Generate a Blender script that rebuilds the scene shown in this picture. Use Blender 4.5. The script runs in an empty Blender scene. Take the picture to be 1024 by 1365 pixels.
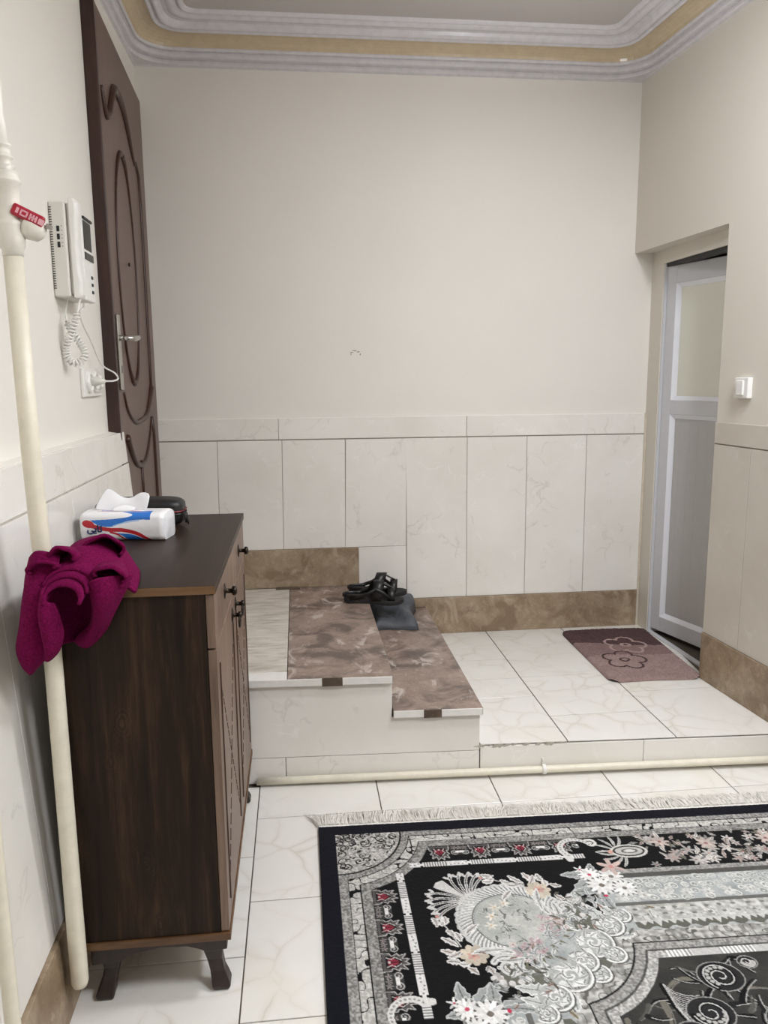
import bpy, bmesh, math, random
import numpy as np
from mathutils import Vector, Matrix
random.seed(7)
rng = np.random.default_rng(11)
sc = bpy.context.scene
col = sc.collection

# ---------------------------------------------------------------- camera
CF, YAW, PITCH, ROLL, CX, CH = 1045.0, .1087, .1687, -.0088, .6493, 1.45
_f = np.array([math.sin(YAW), math.cos(YAW), 0.]); _r = np.array([math.cos(YAW), -math.sin(YAW), 0.]); _u = np.array([0, 0, 1.])
FWD = _f * math.cos(PITCH) - _u * math.sin(PITCH); _u2 = _u * math.cos(PITCH) + _f * math.sin(PITCH)
RGT = _r * math.cos(ROLL) + _u2 * math.sin(ROLL); UPV = _u2 * math.cos(ROLL) - _r * math.sin(ROLL)
cam_d = bpy.data.cameras.new('camera'); cam = bpy.data.objects.new('camera', cam_d); col.objects.link(cam)
cam_d.sensor_fit = 'VERTICAL'; cam_d.sensor_height = 36.0; cam_d.lens = CF * 36.0 / 1365
cam_d.clip_start = .05; cam_d.clip_end = 50
m4 = Matrix.Identity(4)
for i in range(3):
    m4[i][0] = RGT[i]; m4[i][1] = UPV[i]; m4[i][2] = -FWD[i]
m4[0][3], m4[1][3], m4[2][3] = CX, 0, CH
cam.matrix_world = m4
sc.camera = cam

# ---------------------------------------------------------------- world, lights, exposure
w = bpy.data.worlds.new('world'); sc.world = w; w.use_nodes = True
w.node_tree.nodes['Background'].inputs[0].default_value = (.9, .95, 1, 1)
w.node_tree.nodes['Background'].inputs[1].default_value = .05
def area(name, loc, size, energy, color, rot=(0, 0, 0), shape='DISK'):
    l = bpy.data.lights.new(name, 'AREA'); l.energy = energy; l.color = color; l.size = size; l.shape = shape
    o = bpy.data.objects.new(name, l); o.location = loc; o.rotation_euler = rot; col.objects.link(o)
    return o
area('hall_ceiling_lamp', (2.10, 1.80, 2.80), .30, 31, (.925, .945, 1.0))
area('living_room_ceiling_lamp', (2.0, .55, 2.80), .70, 51, (.925, .945, 1.0))
gl_ = bpy.data.lights.new('hall_globe_lamp', 'POINT'); gl_.energy = 8.5; gl_.shadow_soft_size = .09; gl_.color = (.925, .945, 1.0)
glo = bpy.data.objects.new('hall_globe_lamp', gl_); glo.location = (1.62, 2.72, 2.56); col.objects.link(glo)
sc.view_settings.view_transform = 'Standard'; sc.view_settings.look = 'None'
sc.view_settings.gamma = 1; sc.view_settings.use_curve_mapping = False
sc.view_settings.exposure = 0.0

# ---------------------------------------------------------------- helpers: meshes and objects
class MB:
    def __init__(s): s.v = []; s.f = []
    def add(s, vs, fs):
        b = len(s.v); s.v += [tuple(map(float, p)) for p in vs]; s.f += [tuple(b + i for i in f) for f in fs]
        return s
    def hexa(s, p):                       # 8 points: bottom ring 0-3, top ring 4-7
        return s.add(p, [(3, 2, 1, 0), (4, 5, 6, 7), (0, 1, 5, 4), (1, 2, 6, 5), (2, 3, 7, 6), (3, 0, 4, 7)])
    def box(s, x0, x1, y0, y1, z0, z1):
        return s.hexa([(x0, y0, z0), (x1, y0, z0), (x1, y1, z0), (x0, y1, z0), (x0, y0, z1), (x1, y0, z1), (x1, y1, z1), (x0, y1, z1)])
    def prism(s, poly, a, b):             # poly: list of 3-D points, swept from +a to +b (vectors)
        n = len(poly); a = np.array(a, float); b = np.array(b, float)
        vs = [np.array(p) + a for p in poly] + [np.array(p) + b for p in poly]
        fs = [tuple(range(n))[::-1], tuple(range(n, 2 * n))] + [(i, (i + 1) % n, n + (i + 1) % n, n + i) for i in range(n)]
        return s.add(vs, fs)
    def tube(s, pts, r, n=8, cap=True, flat=1.0):
        pts = [np.array(p, float) for p in pts]; m = len(pts)
        rr = r if hasattr(r, '__len__') else [r] * m
        t0 = pts[1] - pts[0]; t0 /= np.linalg.norm(t0)
        ref = np.array([0, 0, 1.]) if abs(t0[2]) < .9 else np.array([1., 0, 0])
        nx = np.cross(t0, ref); nx /= np.linalg.norm(nx)
        vs = []
        for i in range(m):
            t = pts[min(i + 1, m - 1)] - pts[max(i - 1, 0)]; t /= np.linalg.norm(t) + 1e-12
            nx = nx - t * (nx @ t); nx /= np.linalg.norm(nx) + 1e-12; ny = np.cross(t, nx)
            for k in range(n):
                a = 2 * math.pi * k / n
                vs.append(pts[i] + rr[i] * (math.cos(a) * nx + flat * math.sin(a) * ny))
        fs = []
        for i in range(m - 1):
            for k in range(n):
                k2 = (k + 1) % n
                fs.append((i * n + k, i * n + k2, (i + 1) * n + k2, (i + 1) * n + k))
        if cap: fs += [tuple(range(n))[::-1], tuple((m - 1) * n + k for k in range(n))]
        return s.add(vs, fs)
    def lathe(s, base, axis, prof, n=16):  # prof: list of (t along axis, radius)
        axis = np.array(axis, float); axis /= np.linalg.norm(axis); base = np.array(base, float)
        ref = np.array([0, 0, 1.]) if abs(axis[2]) < .9 else np.array([1., 0, 0])
        a = np.cross(axis, ref); a /= np.linalg.norm(a); b = np.cross(axis, a)
        vs = []; fs = []; m = len(prof)
        for t, r in prof:
            for k in range(n):
                q = 2 * math.pi * k / n; vs.append(base + axis * t + r * (math.cos(q) * a + math.sin(q) * b))
        for i in range(m - 1):
            for k in range(n):
                k2 = (k + 1) % n; fs.append((i * n + k, i * n + k2, (i + 1) * n + k2, (i + 1) * n + k))
        fs += [tuple(range(n))[::-1], tuple((m - 1) * n + k for k in range(n))]
        return s.add(vs, fs)
    def grid(s, P, closed_u=False):        # P[i][j] points
        ni, nj = len(P), len(P[0]); vs = [p for row in P for p in row]; fs = []
        for i in range(ni - 1):
            for j in range(nj - (0 if closed_u else 1)):
                j2 = (j + 1) % nj; fs.append((i * nj + j, i * nj + j2, (i + 1) * nj + j2, (i + 1) * nj + j))
        return s.add(vs, fs)
    def rot(s, c, ang):                    # rotate everything about a vertical axis through c
        ca, sa = math.cos(ang), math.sin(ang)
        s.v = [(c[0] + (x - c[0]) * ca - (y - c[1]) * sa, c[1] + (x - c[0]) * sa + (y - c[1]) * ca, z) for x, y, z in s.v]
        return s

def wloc(o):
    v = Vector((0, 0, 0))
    while o: v = v + o.location; o = o.parent
    return v
def obj(name, mb, mat=None, parent=None, smooth=False, bevel=0, seg=2, sub=0, kind=None, solid=0):
    me = bpy.data.meshes.new(name)
    off = wloc(parent) if parent else Vector((0, 0, 0))
    me.from_pydata([(x - off.x, y - off.y, z - off.z) for x, y, z in mb.v], [], mb.f); me.validate()
    bm = bmesh.new(); bm.from_mesh(me); bmesh.ops.recalc_face_normals(bm, faces=bm.faces); bm.to_mesh(me); bm.free()
    if smooth: me.polygons.foreach_set('use_smooth', [True] * len(me.polygons))
    o = bpy.data.objects.new(name, me); col.objects.link(o)
    if mat: me.materials.append(mat)
    if parent: o.parent = parent
    if solid:
        md = o.modifiers.new('thick', 'SOLIDIFY'); md.thickness = solid; md.offset = 0
    if bevel:
        md = o.modifiers.new('bevel', 'BEVEL'); md.width = bevel; md.segments = seg; md.limit_method = 'ANGLE'; md.angle_limit = .6
        md.harden_normals = False
    if sub:
        md = o.modifiers.new('sub', 'SUBSURF'); md.levels = sub; md.render_levels = sub
    if kind: o['kind'] = kind
    return o
def tag(o, label, cat=None, group=None, kind=None):
    o['label'] = label
    if cat: o['category'] = cat
    if group: o['group'] = group
    if kind: o['kind'] = kind
    return o
def thing(name, label, cat, loc, group=None, kind=None):
    o = bpy.data.objects.new(name, None); col.objects.link(o); o.location = loc; o.empty_display_size = .05
    return tag(o, label, cat, group, kind)
def tile(parent, q, mat, th=.008, gap=.0012, ch=.0015, name='tile'):
    """one stone piece: q = four corners of its face (counter-clockwise seen from outside)"""
    q = [np.array(p, float) for p in q]; n = np.cross(q[1] - q[0], q[3] - q[0]); n /= np.linalg.norm(n)
    def inset(d):
        out = []
        for i in range(4):
            e1 = q[(i + 1) % 4] - q[i]; e0 = q[(i - 1) % 4] - q[i]
            out.append(q[i] + d * (e1 / np.linalg.norm(e1) + e0 / np.linalg.norm(e0)))
        return out
    a, b = inset(gap + ch), inset(gap)
    vs = a + [p - n * ch for p in b] + [p - n * th for p in b]
    fs = [(0, 1, 2, 3)]
    for r in (0, 4):
        for i in range(4):
            j = (i + 1) % 4; fs.append((r + j, r + i, r + 4 + i, r + 4 + j))
    return obj(name, MB().add(vs, fs), mat, parent)

# ---------------------------------------------------------------- helpers: materials
def lin(c):
    c = [x / 255. for x in c]
    return tuple(x / 12.92 if x <= .04045 else ((x + .055) / 1.055) ** 2.4 for x in c) + (1.,)
class NT:
    def __init__(s, name):
        s.m = bpy.data.materials.new(name); s.m.use_nodes = True; s.t = s.m.node_tree
        s.b = s.t.nodes['Principled BSDF']; s.out = s.t.nodes['Material Output']
    def n(s, typ, **kw):
        nd = s.t.nodes.new('ShaderNode' + typ)
        for k, v in kw.items():
            if k.startswith('i_'):
                key = k[2:]; key = int(key) if key.isdigit() else key.replace('_', ' ')
                s.put(nd.inputs[key], v)
            else: setattr(nd, k, v)
        return nd
    def put(s, sock, v):
        if hasattr(v, 'is_output') or isinstance(v, bpy.types.NodeSocket): s.t.links.new(v, sock)
        else: sock.default_value = v
    def math(s, op, a, b=0., c=0.):
        nd = s.n('Math', operation=op)
        for i, v in enumerate((a, b, c)): s.put(nd.inputs[i], v)
        return nd.outputs[0]
    def pos(s, scale=(1, 1, 1), rand=True):
        g = s.n('NewGeometry').outputs['Position']
        if rand:
            r = s.n('ObjectInfo').outputs['Random']
            sc_ = s.n('VectorMath', operation='SCALE', i_0=(13.1, 7.7, 9.3)); s.put(sc_.inputs['Scale'], r)
            g = s.n('VectorMath', operation='ADD', i_0=g, i_1=sc_.outputs[0]).outputs[0]
        return s.n('VectorMath', operation='MULTIPLY', i_0=g, i_1=scale).outputs[0]
    def noise(s, vec, scale, detail=3., rough=.55, dist=0.):
        return s.n('TexNoise', i_Vector=vec, i_Scale=scale, i_Detail=detail, i_Roughness=rough, i_Distortion=dist).outputs['Fac']
    def ramp(s, fac, stops):
        nd = s.n('ValToRGB'); s.put(nd.inputs[0], fac); e = nd.color_ramp.elements
        while len(e) < len(stops): e.new(.5)
        for el, (p, c) in zip(e, stops): el.position = p; el.color = c if len(c) == 4 else lin(c)
        return nd.outputs[0]
    def mix(s, fac, a, b, mode='MIX'):
        nd = s.n('Mix', data_type='RGBA', blend_type=mode)
        s.put(nd.inputs[0], fac); s.put(nd.inputs[6], a); s.put(nd.inputs[7], b); return nd.outputs[2]
    def base(s, c): s.put(s.b.inputs['Base Color'], c); return s
    def rough(s, r): s.put(s.b.inputs['Roughness'], r); return s
    def bump(s, h, strength=.2, dist=.002):
        nd = s.n('Bump', i_Strength=strength, i_Distance=dist); s.put(nd.inputs['Height'], h)
        s.t.links.new(nd.outputs[0], s.b.inputs['Normal']); return s
BW = lambda x: (x, x, x, 1.)
def plain(name, rgb, rough=.5, metal=0., noise=.06, scale=30., spec=None):
    t = NT(name); c = lin(rgb)
    f = t.noise(t.pos(), scale, 4)
    lo = tuple(max(0, x * (1 - noise)) for x in c[:3]) + (1,); hi = tuple(min(1, x * (1 + noise)) for x in c[:3]) + (1,)
    t.base(t.ramp(f, [(.3, lo), (.7, hi)])).rough(rough); t.b.inputs['Metallic'].default_value = metal
    if spec is not None: t.b.inputs['Specular IOR Level'].default_value = spec
    return t.m

def paint_wall(name, rgb):
    t = NT(name); p = t.pos(rand=False); c = lin(rgb)
    a = t.noise(p, 1.3, 4); b = t.noise(p, 90, 3)
    lo = tuple(x * .96 for x in c[:3]) + (1,)
    t.base(t.ramp(a, [(.35, lo), (.65, c)])).rough(.62)
    return t.bump(b, .10, .002).m
def marble_floor(name):
    t = NT(name); p = t.pos()
    d = t.n('TexNoise', i_Vector=p, i_Scale=3.2, i_Detail=3.).outputs['Color']
    p2 = t.n('VectorMath', operation='MULTIPLY_ADD', i_0=d, i_1=(.22, .22, .22), i_2=p).outputs[0]
    v = t.n('TexVoronoi', feature='DISTANCE_TO_EDGE', i_Vector=p2, i_Scale=7.0).outputs['Distance']
    vein = t.ramp(v, [(0., BW(1)), (.03, BW(.4)), (.12, BW(0))])
    fade = t.ramp(t.noise(p, 4.5, 2), [(.38, BW(0)), (.66, BW(1))])
    f = t.math('MULTIPLY', vein, fade)
    cloud = t.noise(p, 2.2, 4)
    basec = t.ramp(cloud, [(.3, (230, 227, 220)), (.55, (235, 233, 227)), (.75, (229, 224, 211))])
    c = t.mix(t.math('MULTIPLY', f, .50), basec, lin((196, 186, 168)))
    t.base(c).rough(t.math('MULTIPLY_ADD', t.noise(p, 9, 3), .15, .12))
    return t.m
def marble_wall(name, c0=(231, 227, 219), c1=(241, 238, 232), wv=.45):
    t = NT(name); p = t.pos()
    basec = t.ramp(t.noise(p, 3., 5), [(.3, c0), (.7, c1)])
    d = t.n('TexNoise', i_Vector=p, i_Scale=6., i_Detail=4.).outputs['Color']
    p2 = t.n('VectorMath', operation='MULTIPLY_ADD', i_0=d, i_1=(.3, .3, .3), i_2=p).outputs[0]
    v = t.n('TexVoronoi', feature='DISTANCE_TO_EDGE', i_Vector=p2, i_Scale=7.).outputs['Distance']
    vein = t.ramp(v, [(0., BW(1)), (.03, BW(.25)), (.06, BW(0))])
    g1 = t.math('MULTIPLY', vein, t.ramp(t.noise(p, 7, 2), [(.52, BW(0)), (.66, BW(1))]))
    c = t.mix(t.math('MULTIPLY', g1, wv), basec, lin((250, 249, 247)))
    g2 = t.math('MULTIPLY', vein, t.ramp(t.noise(p, 5, 2, .5, 1.), [(.36, BW(1)), (.46, BW(0))]))
    c = t.mix(t.math('MULTIPLY', g2, .45), c, lin((200, 195, 186)))
    t.base(c).rough(t.math('MULTIPLY_ADD', t.noise(p, 12, 3), .15, .16))
    return t.bump(t.noise(p, 5, 2), .05, .004).m
def travertine(name, a, b, c_, stain=None):
    t = NT(name); p = t.pos()
    n1 = t.noise(p, 9, 6, .65, .6); n2 = t.noise(p, 55, 4, .7)
    c = t.ramp(n1, [(.3, a), (.5, b), (.72, c_)])
    c = t.mix(t.ramp(n2, [(.55, BW(0)), (.75, BW(.55))]), c, lin(tuple(min(255, int(x * 1.22)) for x in c_)))
    c = t.mix(t.ramp(t.noise(p, 30, 5, .7, 1.), [(.25, BW(.6)), (.42, BW(0))]), c, lin(tuple(int(x * .68) for x in a)))
    if stain:
        s1 = t.ramp(t.noise(p, 6.5, 5, .6, .8), [(.48, BW(0)), (.62, BW(.85))]); c = t.mix(s1, c, lin(stain[0]))
        s2 = t.ramp(t.noise(t.pos((1.7, 1, 1)), 7.5, 5, .6, .8), [(.57, BW(0)), (.66, BW(.7))]); c = t.mix(s2, c, lin(stain[1]))
    t.base(c).rough(.42)
    return t.bump(n2, .12, .002).m
def wood(name, dark, mid, light, axis='z', rough=.42, knots=(), spec=.5):
    t = NT(name); st = {'z': (1, 1, .09), 'y': (1, .09, 1), 'x': (.09, 1, 1)}[axis]
    p0 = t.pos(rand=False); p = t.pos(st)
    warp = t.noise(p, 5.0, 3, .5)
    fine = t.noise(p, 95, 4, .7, .3)
    bands = t.n('TexNoise', i_Vector=p, i_Scale=16., i_Detail=5., i_Roughness=.6, i_Distortion=1.4).outputs['Fac']
    g = t.math('ADD', t.math('MULTIPLY', bands, .62), t.math('MULTIPLY', fine, .30))
    g = t.math('ADD', g, t.math('MULTIPLY', warp, .18))
    for (k, r) in knots:
        dv = t.n('VectorMath', operation='SUBTRACT', i_0=p0, i_1=k).outputs[0]
        dv = t.n('VectorMath', operation='MULTIPLY', i_0=dv, i_1=(1, .25, .62)).outputs[0]
        L = t.n('VectorMath', operation='LENGTH', i_0=dv).outputs['Value']
        L = t.math('ADD', L, t.math('MULTIPLY', t.noise(p0, 26, 4), .030))
        ring = t.math('MULTIPLY', t.math('SINE', t.math('MULTIPLY', L, 780.)), .085)
        fall = t.math('POWER', 2.718, t.math('MULTIPLY', t.math('MULTIPLY', L, L), -1. / (r * r)))
        g = t.math('ADD', g, t.math('MULTIPLY', t.math('SUBTRACT', ring, -.035), fall))
    c = t.ramp(g, [(.38, dark), (.56, mid), (.74, light)])
    t.base(c).rough(rough); t.b.inputs['Specular IOR Level'].default_value = spec
    return t.bump(g, .08, .001).m
def attr_mat(name, rough=.9, bump_scale=0, sheen=0., rmod=None):
    t = NT(name); a = t.n('Attribute', attribute_name='print').outputs['Color']
    t.base(a).rough(rough)
    if bump_scale: t.bump(t.noise(t.pos(rand=False), bump_scale, 3), .5, .002)
    t.b.inputs['Sheen Weight'].default_value = sheen
    if rough > .8: t.b.inputs['Specular IOR Level'].default_value = .15
    return t.m

M = {}
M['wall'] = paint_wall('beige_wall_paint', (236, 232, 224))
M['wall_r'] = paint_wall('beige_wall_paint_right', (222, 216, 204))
M['ceil'] = paint_wall('ceiling_paint', (196, 190, 187))
M['grout'] = plain('dark_grout', (92, 84, 74), .9)
M['grout_light'] = plain('wall_grout', (138, 130, 118), .9)
M['floor'] = marble_floor('cream_marble_floor_tile')
M['tilew'] = marble_wall('cream_marble_wall_tile')
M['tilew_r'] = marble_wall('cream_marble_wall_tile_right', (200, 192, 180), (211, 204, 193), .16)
M['trav'] = travertine('brown_travertine', (138, 118, 95), (157, 138, 114), (176, 158, 135), ((130, 109, 86), (182, 165, 142)))
M['tread'] = travertine('worn_travertine_tread', (128, 109, 97), (148, 128, 116), (168, 149, 138), ((88, 76, 68), (206, 195, 186)))
M['stripe'] = (lambda t: (t.base(t.ramp(t.noise(t.pos((.25, 1, 1)), 34, 5, .6, .6), [(.32, (176, 166, 152)), (.5, (208, 201, 190)), (.7, (222, 216, 207))])).rough(.4), t.m)[1])(NT('striated_travertine'))
M['white_edge'] = plain('worn_white_paint', (232, 230, 224), .45, noise=.05)
M['chip'] = travertine('chipped_stone', (70, 58, 48), (88, 74, 60), (110, 94, 78))
M['silver'] = plain('silver_grey_moulding', (216, 213, 216), .24)
M['ochre'] = plain('ochre_gloss_paint', (206, 188, 158), .2)
M['pipe'] = plain('cream_pipe_paint', (226, 220, 201), .4)
M['pipe_w'] = plain('white_pipe_paint', (226, 222, 212), .32)
M['white'] = plain('white_plastic', (236, 235, 230), .35, noise=.02)
M['white2'] = plain('ivory_plastic', (222, 220, 212), .4, noise=.02)
M['black'] = plain('black_plastic', (18, 18, 18), .4)
M['chrome'] = plain('brushed_steel', (200, 198, 194), .22, 1.)
M['bronze'] = plain('dark_bronze', (52, 44, 38), .35, .8)
M['pvc'] = plain('grey_white_pvc', (206, 207, 210), .38, noise=.02)
M['pvc_white'] = plain('white_pvc_bead', (238, 240, 246), .3, noise=.01)
M['red'] = plain('red_vinyl', (170, 28, 52), .35)
M['pink'] = plain('pink_print', (226, 170, 178), .4)
M['towel'] = (lambda t: (t.base(t.ramp(t.noise(t.pos(rand=False), 220, 3), [(.3, (92, 8, 52)), (.7, (124, 18, 78))])).rough(.95), t.b.inputs['Specular IOR Level'].__setattr__('default_value', .1), t.bump(t.noise(t.pos(rand=False), 500, 3), .6, .002), t.m)[3])(NT('burgundy_terry'))
M['tissue'] = plain('white_tissue', (246, 246, 248), .8, noise=.01)
M['pouch'] = plain('black_nylon', (20, 20, 22), .45)
M['pouch_red'] = plain('dark_red_zip', (120, 24, 40), .5)
M['leather'] = plain('black_leather', (20, 19, 19), .38)
M['sole'] = plain('black_rubber_sole', (28, 27, 26), .7)
M['bag'] = (lambda t: (t.base(t.ramp(t.noise(t.pos(rand=False), 14, 4), [(.3, (70, 74, 80)), (.7, (88, 92, 98))])).rough(.55), t.bump(t.noise(t.pos(rand=False), 26, 3, .6, 1.), .5, .01), t.m)[2])(NT('grey_nylon_bag'))
WD, WM, WL = (19, 11, 6), (38, 25, 15), (72, 53, 37)
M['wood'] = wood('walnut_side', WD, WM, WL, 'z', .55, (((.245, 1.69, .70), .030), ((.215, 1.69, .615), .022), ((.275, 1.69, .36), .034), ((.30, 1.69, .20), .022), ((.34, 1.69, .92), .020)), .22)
M['wood_top'] = wood('walnut_top', (34, 24, 19), (47, 35, 28), (62, 48, 40), 'y', .40, (), .16)
M['wood_edge'] = wood('walnut_edge', (66, 42, 22), (98, 68, 40), (122, 90, 56), 'x', .45)
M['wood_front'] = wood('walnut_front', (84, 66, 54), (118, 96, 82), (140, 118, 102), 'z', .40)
M['wood_leg'] = wood('dark_leg', (28, 19, 15), (42, 29, 23), (54, 38, 30), 'z', .4)
M['inlay'] = plain('inlay_brown', (78, 58, 47), .5)
M['door_leaf'] = wood('brown_door_leaf', (96, 76, 68), (104, 84, 76), (112, 92, 83), 'z', .42)
M['door_dark'] = plain('dark_brown_moulding', (58, 30, 18), .35, noise=.2)
M['door_edge'] = wood('red_brown_edge', (34, 18, 14), (54, 30, 23), (74, 44, 33), 'z', .35)
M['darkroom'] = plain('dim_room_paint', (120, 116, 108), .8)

# ---------------------------------------------------------------- room geometry constants
D = 3.915                                   # tile face of the back wall
P = .124                                    # height of the raised landing
S1, S2 = .271, .403                         # step treads
ZC, CEIL = 2.858, 2.985
KR = .0695
xR = lambda y: 2.3547 + (D - y) * KR        # right wall face
xrec = lambda y: 2.450 + (D - y) * .03      # recessed face that carries the right-hand door
XL = lambda z: .085 * (1 - min(z, 1.262) / 1.262)    # the lower left wall leans out a little
yF = lambda x: 2.700 - .047 * x             # front of the landing and steps
YJ = 3.147                                  # near jamb of the right-hand door

# ---------------------------------------------------------------- structure: floor
fl = obj('floor', MB().box(-.3, 3.6, -2.2, 4.3, -.12, -.004), M['grout'])
tag(fl, 'cream marble tiled floor around the black patterned rug', kind='structure')
xs = [-.37, .055, .48, .90, 1.317, 1.741, 2.16, 2.58, 3.0]
for i in range(len(xs) - 1):
    off = 2.448 if xs[i] >= .47 else 2.235
    ys = [off + .425 - .425 * k for k in range(10)]
    for a, b in zip(ys[1:], ys[:-1]):
        x0, x1 = max(xs[i], .02), xs[i + 1]
        y1 = b
        if a > 2.7: continue
        tile(fl, [(x0, a, 0), (x1, a, 0), (x1, min(y1, 2.72), 0), (x0, min(y1, 2.72), 0)], M['floor'], .004, .0018, .001)

# landing
ld = obj('landing', MB().hexa([(1.0, yF(1.0) + .012, 0), (2.60, yF(2.6) + .012, 0), (2.60, 4.0, 0), (1.0, 4.0, 0),
                               (1.0, yF(1.0) + .012, P - .004), (2.60, yF(2.6) + .012, P - .004), (2.60, 4.0, P - .004), (1.0, 4.0, P - .004)]), M['grout'])
tag(ld, 'raised landing of cream marble tiles in front of the white door', kind='structure')
cols = [(1.285, 1.612, [None, 3.045, 3.25, 3.49, 3.665, D]), (1.612, 2.023, [None, 2.842, 3.255, 3.67, D]), (2.023, 2.46, [None, 3.035, 3.46, D])]
for x0, x1, yy in cols:
    for k in range(len(yy) - 1):
        a0 = yF(x0) if yy[k] is None else yy[k]; a1 = yF(x1) if yy[k] is None else yy[k]; b = yy[k + 1]
        xa, xb = (x1, x1) if x1 < 2.4 else (min(xR(a1) + .0, 2.47), xR(b))
        if x1 > 2.4 and b > YJ: xb = 2.47
        if x1 > 2.4 and a1 > YJ: xa = 2.475
        tile(ld, [(x0, a0, P), (xa, a1, P), (xb, b, P), (x0, b, P)], M['floor'], .004, .0022, .0005)
# front face of the landing: marble strip with a chipped top edge
for x0, x1 in ((1.285, 1.90), (1.90, 2.62)):
    tile(ld, [(x0, yF(x0), .0), (x1, yF(x1), .0), (x1, yF(x1), P - .0085), (x0, yF(x0), P - .0085)], M['tilew'], .01, .0008, .001)
ch = MB()
for k in range(17):
    x = 1.27 + .02 * k * random.uniform(.6, 1.1) + (.0 if k < 18 else random.uniform(0, .6)); h = random.uniform(.003, .011) * (1.4 if x < 1.55 else .5); wd = random.uniform(.008, .03)
    poly = [(x, yF(x) - .0006, P - .006), (x - wd * .5, yF(x) - .0006, P - .005 - h * .6), (x, yF(x) - .0006, P - .005 - h), (x + wd * .6, yF(x) - .0006, P - .005 - h * .5), (x + wd, yF(x) - .0006, P - .003)]
    ch.prism(poly, (0, 0, 0), (0, .004, 0))
obj('chipped_mortar', ch, plain('chipped_mortar', (176, 170, 158), .9), ld)

# steps
st = obj('steps', MB().hexa([(.0, yF(0) + .014, 0), (1.27, yF(1.27) + .014, 0), (1.27, D, 0), (.0, D, 0),
                             (.0, yF(0) + .014, S1 - .03), (1.27, yF(1.27) + .014, S1 - .03), (1.27, D, S1 - .03), (.0, D, S1 - .03)])
         .hexa([(.0, yF(0) + .014, S1 - .03), (.95, yF(.95) + .014, S1 - .03), (.95, D, S1 - .03), (.0, D, S1 - .03),
                (.0, yF(0) + .014, S2 - .03), (.95, yF(.95) + .014, S2 - .03), (.95, D, S2 - .03), (.0, D, S2 - .03)]), M['grout_light'])
tag(st, 'two stone steps with worn brown treads and cream marble sides', kind='structure')
def slab(name, x0, x1, y0f, y1, z1, th, mat, ov=.012):
    return obj(name, MB().hexa([(x0, y0f(x0), z1 - th), (x1, y0f(x1), z1 - th), (x1, y1, z1 - th), (x0, y1, z1 - th),
                                (x0, y0f(x0), z1), (x1, y0f(x1), z1), (x1, y1, z1), (x0, y1, z1)]), mat, st, bevel=.0025)
nose = lambda x: yF(x) - .012
slab('tread', .590, .966, nose, D - .012, S2, .027, M['tread'])
slab('tread', .966, 1.292, nose, D - .012, S1, .027, M['tread'])
for a, b in ((2.63, 2.735), (2.735, 3.09), (3.09, 3.46), (3.46, 3.90)):
    f0 = nose if a == 2.63 else (lambda x, a=a: a + .001)
    slab('tread_tile', .08, .588, f0, b, S2, .027, M['stripe'] if a > 2.64 else M['white_edge'])
# white painted nosing strips and the dark bare patches in them
def strip(name, x0, x1, z0, z1, mat, d=.0125, d2=.004):
    f = lambda x, q: yF(x) - q
    return obj(name, MB().hexa([(x0, f(x0, d + d2), z0), (x1, f(x1, d + d2), z0), (x1, f(x1, d - .001), z0), (x0, f(x0, d - .001), z0),
                                (x0, f(x0, d + d2), z1), (x1, f(x1, d + d2), z1), (x1, f(x1, d - .001), z1), (x0, f(x0, d - .001), z1)]), mat, st, bevel=.001)
strip('nosing', .08, .962, S2 - .027, S2 - .001, M['white_edge'])
strip('nosing', .966, 1.289, S1 - .027, S1 - .001, M['white_edge'])
strip('bare_patch', .712, .785, S2 - .030, S2 + .001, M['chip'], .0126, .0052)
strip('bare_patch', 1.075, 1.140, S1 - .030, S1 + .001, M['chip'], .0126, .0052)
obj('bare_patch', MB().box(.52, .64, 3.868, 3.898, S2, S2 + .006), M['chip'], st, bevel=.002)
FY = lambda x: yF(x)
def ftile(x0, x1, z0, z1): tile(st, [(x0, FY(x0), z0), (x1, FY(x1), z0), (x1, FY(x1), z1), (x0, FY(x0), z1)], M['tilew'], .012, .0012, .001)
ftile(.06, .42, .0, .100); ftile(.42, .575, .0, .100); ftile(.575, 1.283, .0, .100)
Lp = [(.06, .1012), (1.282, .1012), (1.282, S1 - .030), (.961, S1 - .030), (.961, S2 - .030), (.06, S2 - .030)]
obj('tile', MB().prism([(x, FY(x), z) for x, z in Lp], (0, 0, 0), (0, .012, 0)), M['tilew'], st, bevel=.001)
# risers that face the landing
def rtile(x, y0, y1, z0, z1): tile(st, [(x, y0, z0), (x, y1, z0), (x, y1, z1), (x, y0, z1)], M['tilew'], .012, .001, .001)
rtile(1.283, yF(1.28), 3.28, P, S1 - .028); rtile(1.283, 3.28, D - .01, P, S1 - .028)
rtile(.962, yF(.96), 3.28, S1, S2 - .028); rtile(.962, 3.28, D - .01, S1, S2 - .028)

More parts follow.
